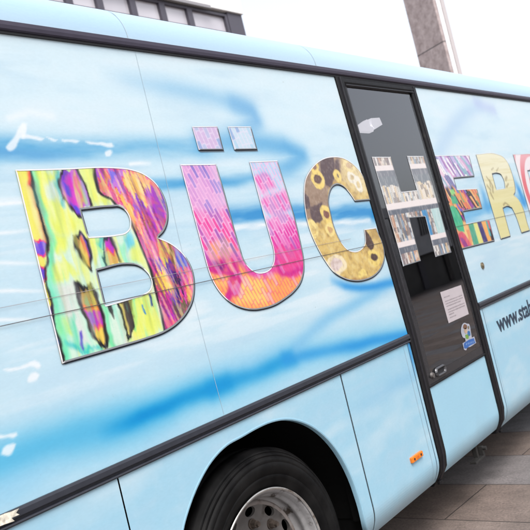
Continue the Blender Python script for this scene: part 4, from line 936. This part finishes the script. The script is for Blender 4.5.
# ------------------------------------------------------------------ ends and far side of the bus
def endcap(x, s):
    yy = [(D+.0, ZS), (D, 1.13), (yt, 2.56)]; pr = [(D+.03, ZS), (D, .5), (D, 1.13), (yt, 2.56)]+prof[:1]; pr = [(D+.03, ZS), (D, .5), (D, 1.13), (yt, 2.57)]+prof+[(2*yc-yt, 2.57), (2*yc-D, 1.13), (2*yc-D, .5), (2*yc-D-.03, ZS)]
    n = len(pr); V = [(x, y, z) for y, z in pr]+[(x+s*.12, yc+(y-yc)*.93, z*.97+.02) for y, z in pr]
    Fc = [(i, (i+1) % n, n+(i+1) % n, n+i) for i in range(n)]+[tuple(range(n, 2*n))]
    me = mesh_from(V, Fc); set_print(me, np.tile(np.array((190, 220, 238.)), (2*n, 1))); link('front_panel' if s > 0 else 'rear_panel', me, M_wrap, bus)
endcap(XB, -1); endcap(XE, 1)
boxes('windscreen', [(XE+.115, XE+.13, D+.25, D+W-.25, 1.2, 2.45)], M_ceramic, bus, .004)
V = [(XB, 2*yc-D, ZS), (XE, 2*yc-D, ZS), (XE, 2*yc-D, 1.13), (XB, 2*yc-D, 1.13), (XE, 2*yc-yt, 2.6), (XB, 2*yc-yt, 2.6)]
me = mesh_from(V, [(0, 1, 2, 3), (3, 2, 4, 5)]); set_print(me, np.tile(np.array((200, 226, 241.)), (6, 1))); link('far_side_panel', me, M_wrap, bus)

# ------------------------------------------------------------------ ground: staggered stone slabs
GA = -.066
eU = np.array([math.sin(GA), -math.cos(GA)]); eV = np.array([math.cos(GA), math.sin(GA)])
org = -2.43*eU+3.146*eV
def paving():
    m, nt, b = new_mat('stone_paving'); L = nt.links
    tc = N(nt, 'ShaderNodeTexCoord')
    br = N(nt, 'ShaderNodeTexBrick'); br.offset = .47; br.offset_frequency = 2; br.squash = 1
    L.new(tc.outputs['Object'], br.inputs['Vector'])
    I = br.inputs; I['Color1'].default_value = (0, 0, 0, 1); I['Color2'].default_value = (1, 1, 1, 1); I['Mortar'].default_value = (.5, .5, .5, 1)
    I['Scale'].default_value = 1; I['Mortar Size'].default_value = .0045; I['Mortar Smooth'].default_value = .3; I['Bias'].default_value = 0
    I['Brick Width'].default_value = 1.05; I['Row Height'].default_value = .5645
    cr = N(nt, 'ShaderNodeValToRGB'); e = cr.color_ramp.elements
    e[0].position = .15; e[0].color = (.125, .095, .080, 1); e[1].position = .85; e[1].color = (.14, .136, .142, 1)
    x = e.new(.45); x.color = (.165, .132, .115, 1); x = e.new(.65); x.color = (.128, .108, .099, 1)
    L.new(br.outputs['Color'], cr.inputs[0])
    n1 = N(nt, 'ShaderNodeTexNoise'); n1.inputs['Scale'].default_value = 70; n1.inputs['Detail'].default_value = 6; n1.inputs['Roughness'].default_value = .8
    n2 = N(nt, 'ShaderNodeTexNoise'); n2.inputs['Scale'].default_value = 5; n2.inputs['Detail'].default_value = 8; n2.inputs['Roughness'].default_value = .65
    mp = N(nt, 'ShaderNodeMapping'); mp.inputs['Scale'].default_value = (1, 1.3, 1); L.new(tc.outputs['Object'], mp.inputs[0])
    L.new(tc.outputs['Object'], n1.inputs['Vector']); L.new(mp.outputs[0], n2.inputs['Vector'])
    r1 = N(nt, 'ShaderNodeMapRange'); r1.inputs['From Min'].default_value = .3; r1.inputs['From Max'].default_value = .7; r1.inputs['To Min'].default_value = .5; r1.inputs['To Max'].default_value = 1.55
    L.new(n1.outputs['Fac'], r1.inputs['Value'])
    r2 = N(nt, 'ShaderNodeMapRange'); r2.inputs['From Min'].default_value = .3; r2.inputs['From Max'].default_value = .7; r2.inputs['To Min'].default_value = .72; r2.inputs['To Max'].default_value = 1.22
    L.new(n2.outputs['Fac'], r2.inputs['Value'])
    mu = N(nt, 'ShaderNodeMath', operation='MULTIPLY'); L.new(r1.outputs[0], mu.inputs[0]); L.new(r2.outputs[0], mu.inputs[1])
    vm = N(nt, 'ShaderNodeVectorMath', operation='SCALE'); L.new(cr.outputs[0], vm.inputs[0]); L.new(mu.outputs[0], vm.inputs['Scale'])
    mx = N(nt, 'ShaderNodeMix', data_type='RGBA'); L.new(br.outputs['Fac'], mx.inputs['Factor']); L.new(vm.outputs[0], mx.inputs['A']); mx.inputs['B'].default_value = (.018, .014, .012, 1)
    L.new(mx.outputs['Result'], b.inputs['Base Color']); b.inputs['Roughness'].default_value = .75
    sb_ = N(nt, 'ShaderNodeMath', operation='MULTIPLY_ADD'); sb_.inputs[1].default_value = -1.5; L.new(br.outputs['Fac'], sb_.inputs[0]); L.new(n1.outputs['Fac'], sb_.inputs[2])
    bp = N(nt, 'ShaderNodeBump'); bp.inputs['Strength'].default_value = .5; bp.inputs['Distance'].default_value = .003
    L.new(sb_.outputs[0], bp.inputs['Height']); L.new(bp.outputs['Normal'], b.inputs['Normal'])
    return m
me = mesh_from([(-400, -400, 0), (400, -400, 0), (400, 400, 0), (-400, 400, 0)], [(0, 1, 2, 3)])
g = link('ground', me, paving()); g.location = (org[0], org[1], 0); g.rotation_euler = (0, 0, GA-math.pi/2); g['kind'] = 'structure'

# ------------------------------------------------------------------ surrounding buildings
def thing(name, label, cat, loc):
    o = bpy.data.objects.new(name, None); COL.objects.link(o); o.location = loc; o['label'] = label; o['category'] = cat; return o
M_render = simple('white_render', (.62, .61, .60), .85, 0, .05, 6, .1)
M_fr = simple('window_frame_grey', (.055, .05, .065), .5, 0, .1, 8)
M_wglass, nt, b = new_mat('office_glass'); b.inputs['Base Color'].default_value = (.32, .31, .34, 1); b.inputs['Roughness'].default_value = .12; b.inputs['Specular IOR Level'].default_value = .7
nn_ = N(nt, 'ShaderNodeTexNoise'); nn_.inputs['Scale'].default_value = .8
cr = N(nt, 'ShaderNodeValToRGB'); cr.color_ramp.elements[0].color = (.32, .30, .33, 1); cr.color_ramp.elements[1].color = (.55, .53, .56, 1); tcc = N(nt, 'ShaderNodeTexCoord')
nt.links.new(tcc.outputs['Object'], nn_.inputs['Vector']); nt.links.new(nn_.outputs['Fac'], cr.inputs[0]); nt.links.new(cr.outputs[0], b.inputs['Base Color'])
ob = thing('office_building', 'white office building with a ribbon of dark framed windows above the bus roof', 'building', (14, 20, 0))
def tb(name, L, mat, bev=0, par=ob):
    o = boxes(name, [(a-14, b-14, c-20, d-20, e, f) for a, b, c, d, e, f in L], mat, None, bev); o.parent = par; return o
BX0, BX1 = 2.0, 21.35
tb('wall', [(BX0, BX1, 15.1, 25, 0, 10.0)], M_render)
tb('window_band', [(BX0, BX1, 15.25, 24.8, 10.0, 10.86)], M_fr)
tb('fascia', [(BX0-.1, BX1+.05, 14.95, 25.1, 10.86, 13.2)], M_render, .02)
tb('fascia_trim', [(BX0-.05, 19.6, 14.90, 14.947, 10.80, 10.90)], simple('grey_metal', (.22, .21, .22), .5))
edges = [8.2, 9.6, 11.0, 12.4, 13.75, 14.85, 16.15, 17.4, 18.65, 20.55]
for a, b_ in zip(edges[:-1], edges[1:]):
    w = tb('window', [(a, b_, 15.05, 15.24, 10.08, 10.14), (a, b_, 15.05, 15.24, 10.70, 10.78), (a+.001, a+.12, 15.05, 15.24, 10.14, 10.70), (b_-.12, b_-.001, 15.05, 15.24, 10.14, 10.70)], M_fr)
    p = tb('pane', [(a+.12, b_-.12, 15.16, 15.20, 10.14, 10.70)], M_wglass, 0, w)
tb('corner_post', [(20.56, BX1, 15.03, 15.24, 10.002, 10.858)], M_fr)
# lower storeys (mostly hidden behind the bus)
for zf in (1.2, 4.4, 7.4):
    for k in range(7):
        a = 3+k*2.6; w = tb('window', [(a, a+1.9, 15.04, 15.097, zf, zf+1.6)], M_fr); tb('pane', [(a+.08, a+1.82, 15.02, 15.038, zf+.08, zf+1.52)], M_wglass, 0, w)

# stone clad pier of a tower further down the street
tw = thing('stone_tower', 'tall brownish stone clad tower pier with a white vertical strip', 'tower', (45.8, 17.7, 0)); tw.rotation_euler = (0, 0, math.atan2(-.39, .92))
m, nt, b = new_mat('stone_cladding'); L = nt.links; tc = N(nt, 'ShaderNodeTexCoord'); n1 = N(nt, 'ShaderNodeTexNoise'); n1.inputs['Scale'].default_value = 2.2; n1.inputs['Detail'].default_value = 9; n1.inputs['Roughness'].default_value = .72
L.new(tc.outputs['Object'], n1.inputs['Vector']); cr = N(nt, 'ShaderNodeValToRGB'); e = cr.color_ramp.elements
e[0].position = .32; e[0].color = (.20, .155, .15, 1); e[1].position = .7; e[1].color = (.42, .355, .345, 1); L.new(n1.outputs['Fac'], cr.inputs[0])
sx = N(nt, 'ShaderNodeSeparateXYZ'); L.new(tc.outputs['Object'], sx.inputs[0])
md = N(nt, 'ShaderNodeMath', operation='PINGPONG'); md.inputs[1].default_value = 2.4; ad = N(nt, 'ShaderNodeMath', operation='ADD'); ad.inputs[1].default_value = .75
L.new(sx.outputs['Z'], ad.inputs[0]); L.new(ad.outputs[0], md.inputs[0]); lt = N(nt, 'ShaderNodeMath', operation='LESS_THAN'); lt.inputs[1].default_value = .03; L.new(md.outputs[0], lt.inputs[0])
mx = N(nt, 'ShaderNodeMix', data_type='RGBA'); L.new(lt.outputs[0], mx.inputs['Factor']); L.new(cr.outputs[0], mx.inputs['A']); mx.inputs['B'].default_value = (.05, .045, .045, 1)
L.new(mx.outputs['Result'], b.inputs['Base Color']); b.inputs['Roughness'].default_value = .8
M_stone = m
o = boxes('pier', [(0, .92, 0, 2.51, 0, 26)], M_stone, tw, .01)
o = boxes('white_strip', [(.22, .50, -.06, -.003, 0, 26)], simple('white_metal', (.7, .7, .72), .5), tw, .01)
o = boxes('grey_strip', [(.60, .92, -.03, -.003, 0, 26)], simple('pale_stone', (.36, .33, .33), .8), tw)

# the other side of the square, behind the photographer: seen mirrored in the door glass
M_fac = simple('grey_facade', (.5, .5, .51), .8, 0, .1, 2)
M_dkw = simple('dark_window', (.015, .015, .018), .15)
M_shop = simple('dark_shopfront', (.05, .046, .044), .4, 0, .5, 1)
op = thing('shop_row', 'long low grey shop building facing the bus across the square', 'building', (40, -22, 0))
def ob2(name, L, mat, par=op): 
    o = boxes(name, [(a-40, b-40, c+22, d+22, e, f) for a, b, c, d, e, f in L], mat, None); o.parent = par; return o
ob2('wall', [(8, 90, -30, -20, 2.6, 6.2)], M_fac); ob2('shopfront', [(8, 90, -30, -20.6, 0, 2.598)], M_shop)
for k in range(18):
    a = 10+k*4.3; w = ob2('window', [(a, a+2.0, -20.0+.002, -19.94, 3.9, 5.5)], M_dkw); ob2('window_bar', [(a+j*.4+.15, a+j*.4+.2, -19.938, -19.90, 3.9, 5.5) for j in range(5)], M_fac, w)
    ob2('shutter', [(a-.4, a+.5, -20.598, -20.5, 0.1, 2.3)], (M_fr, M_dkw, M_fac)[k % 3])

# ------------------------------------------------------------------ light
world = bpy.data.worlds.new('World'); sc.world = world; world.use_nodes = True; nt = world.node_tree
bg = nt.nodes['Background']; sky = nt.nodes.new('ShaderNodeTexSky'); sky.sky_type = 'NISHITA'; sky.sun_disc = False
SE, SAZ = math.radians(54), math.radians(215)     # azimuth clockwise from +y
sky.sun_elevation = SE; sky.sun_rotation = SAZ; sky.air_density = 1; sky.dust_density = 4; sky.ozone_density = 1
hs = nt.nodes.new('ShaderNodeHueSaturation'); hs.inputs['Saturation'].default_value = .34
nt.links.new(sky.outputs[0], hs.inputs['Color']); tn = nt.nodes.new('ShaderNodeVectorMath'); tn.operation = 'MULTIPLY'; tn.inputs[1].default_value = (.995, 1.0, 1.012); nt.links.new(hs.outputs[0], tn.inputs[0]); nt.links.new(tn.outputs[0], bg.inputs['Color']); bg.inputs['Strength'].default_value = .15
sl = bpy.data.lights.new('sun', 'SUN'); sl.energy = 1.0; sl.angle = math.radians(25); sl.color = (1, .985, .965)
so = bpy.data.objects.new('sun', sl); COL.objects.link(so)
dv = Vector((math.sin(SAZ)*math.cos(SE), math.cos(SAZ)*math.cos(SE), math.sin(SE))); so.rotation_euler = dv.to_track_quat('Z', 'Y').to_euler(); so.location = dv*30

cam = bpy.data.cameras.new('camera'); co_ = bpy.data.objects.new('camera', cam); COL.objects.link(co_)
from mathutils import Matrix
mw = Matrix.Identity(4)
for i in range(3):
    mw[i][0] = _r[i]; mw[i][1] = _u[i]; mw[i][2] = -_f[i]
mw[0][3], mw[1][3], mw[2][3] = 0, 0, CZ
co_.matrix_world = mw
cam.sensor_width = 36; cam.lens = F/530*36; cam.clip_end = 2000; cam.clip_start = .05
cam.dof.use_dof = True; cam.dof.focus_distance = 2.9; cam.dof.aperture_fstop = 7.1
sc.camera = co_
sc.view_settings.view_transform = 'Standard'; sc.view_settings.look = 'None'; sc.view_settings.exposure = 1.25; sc.view_settings.gamma = 1
sc.view_settings.use_curve_mapping = False
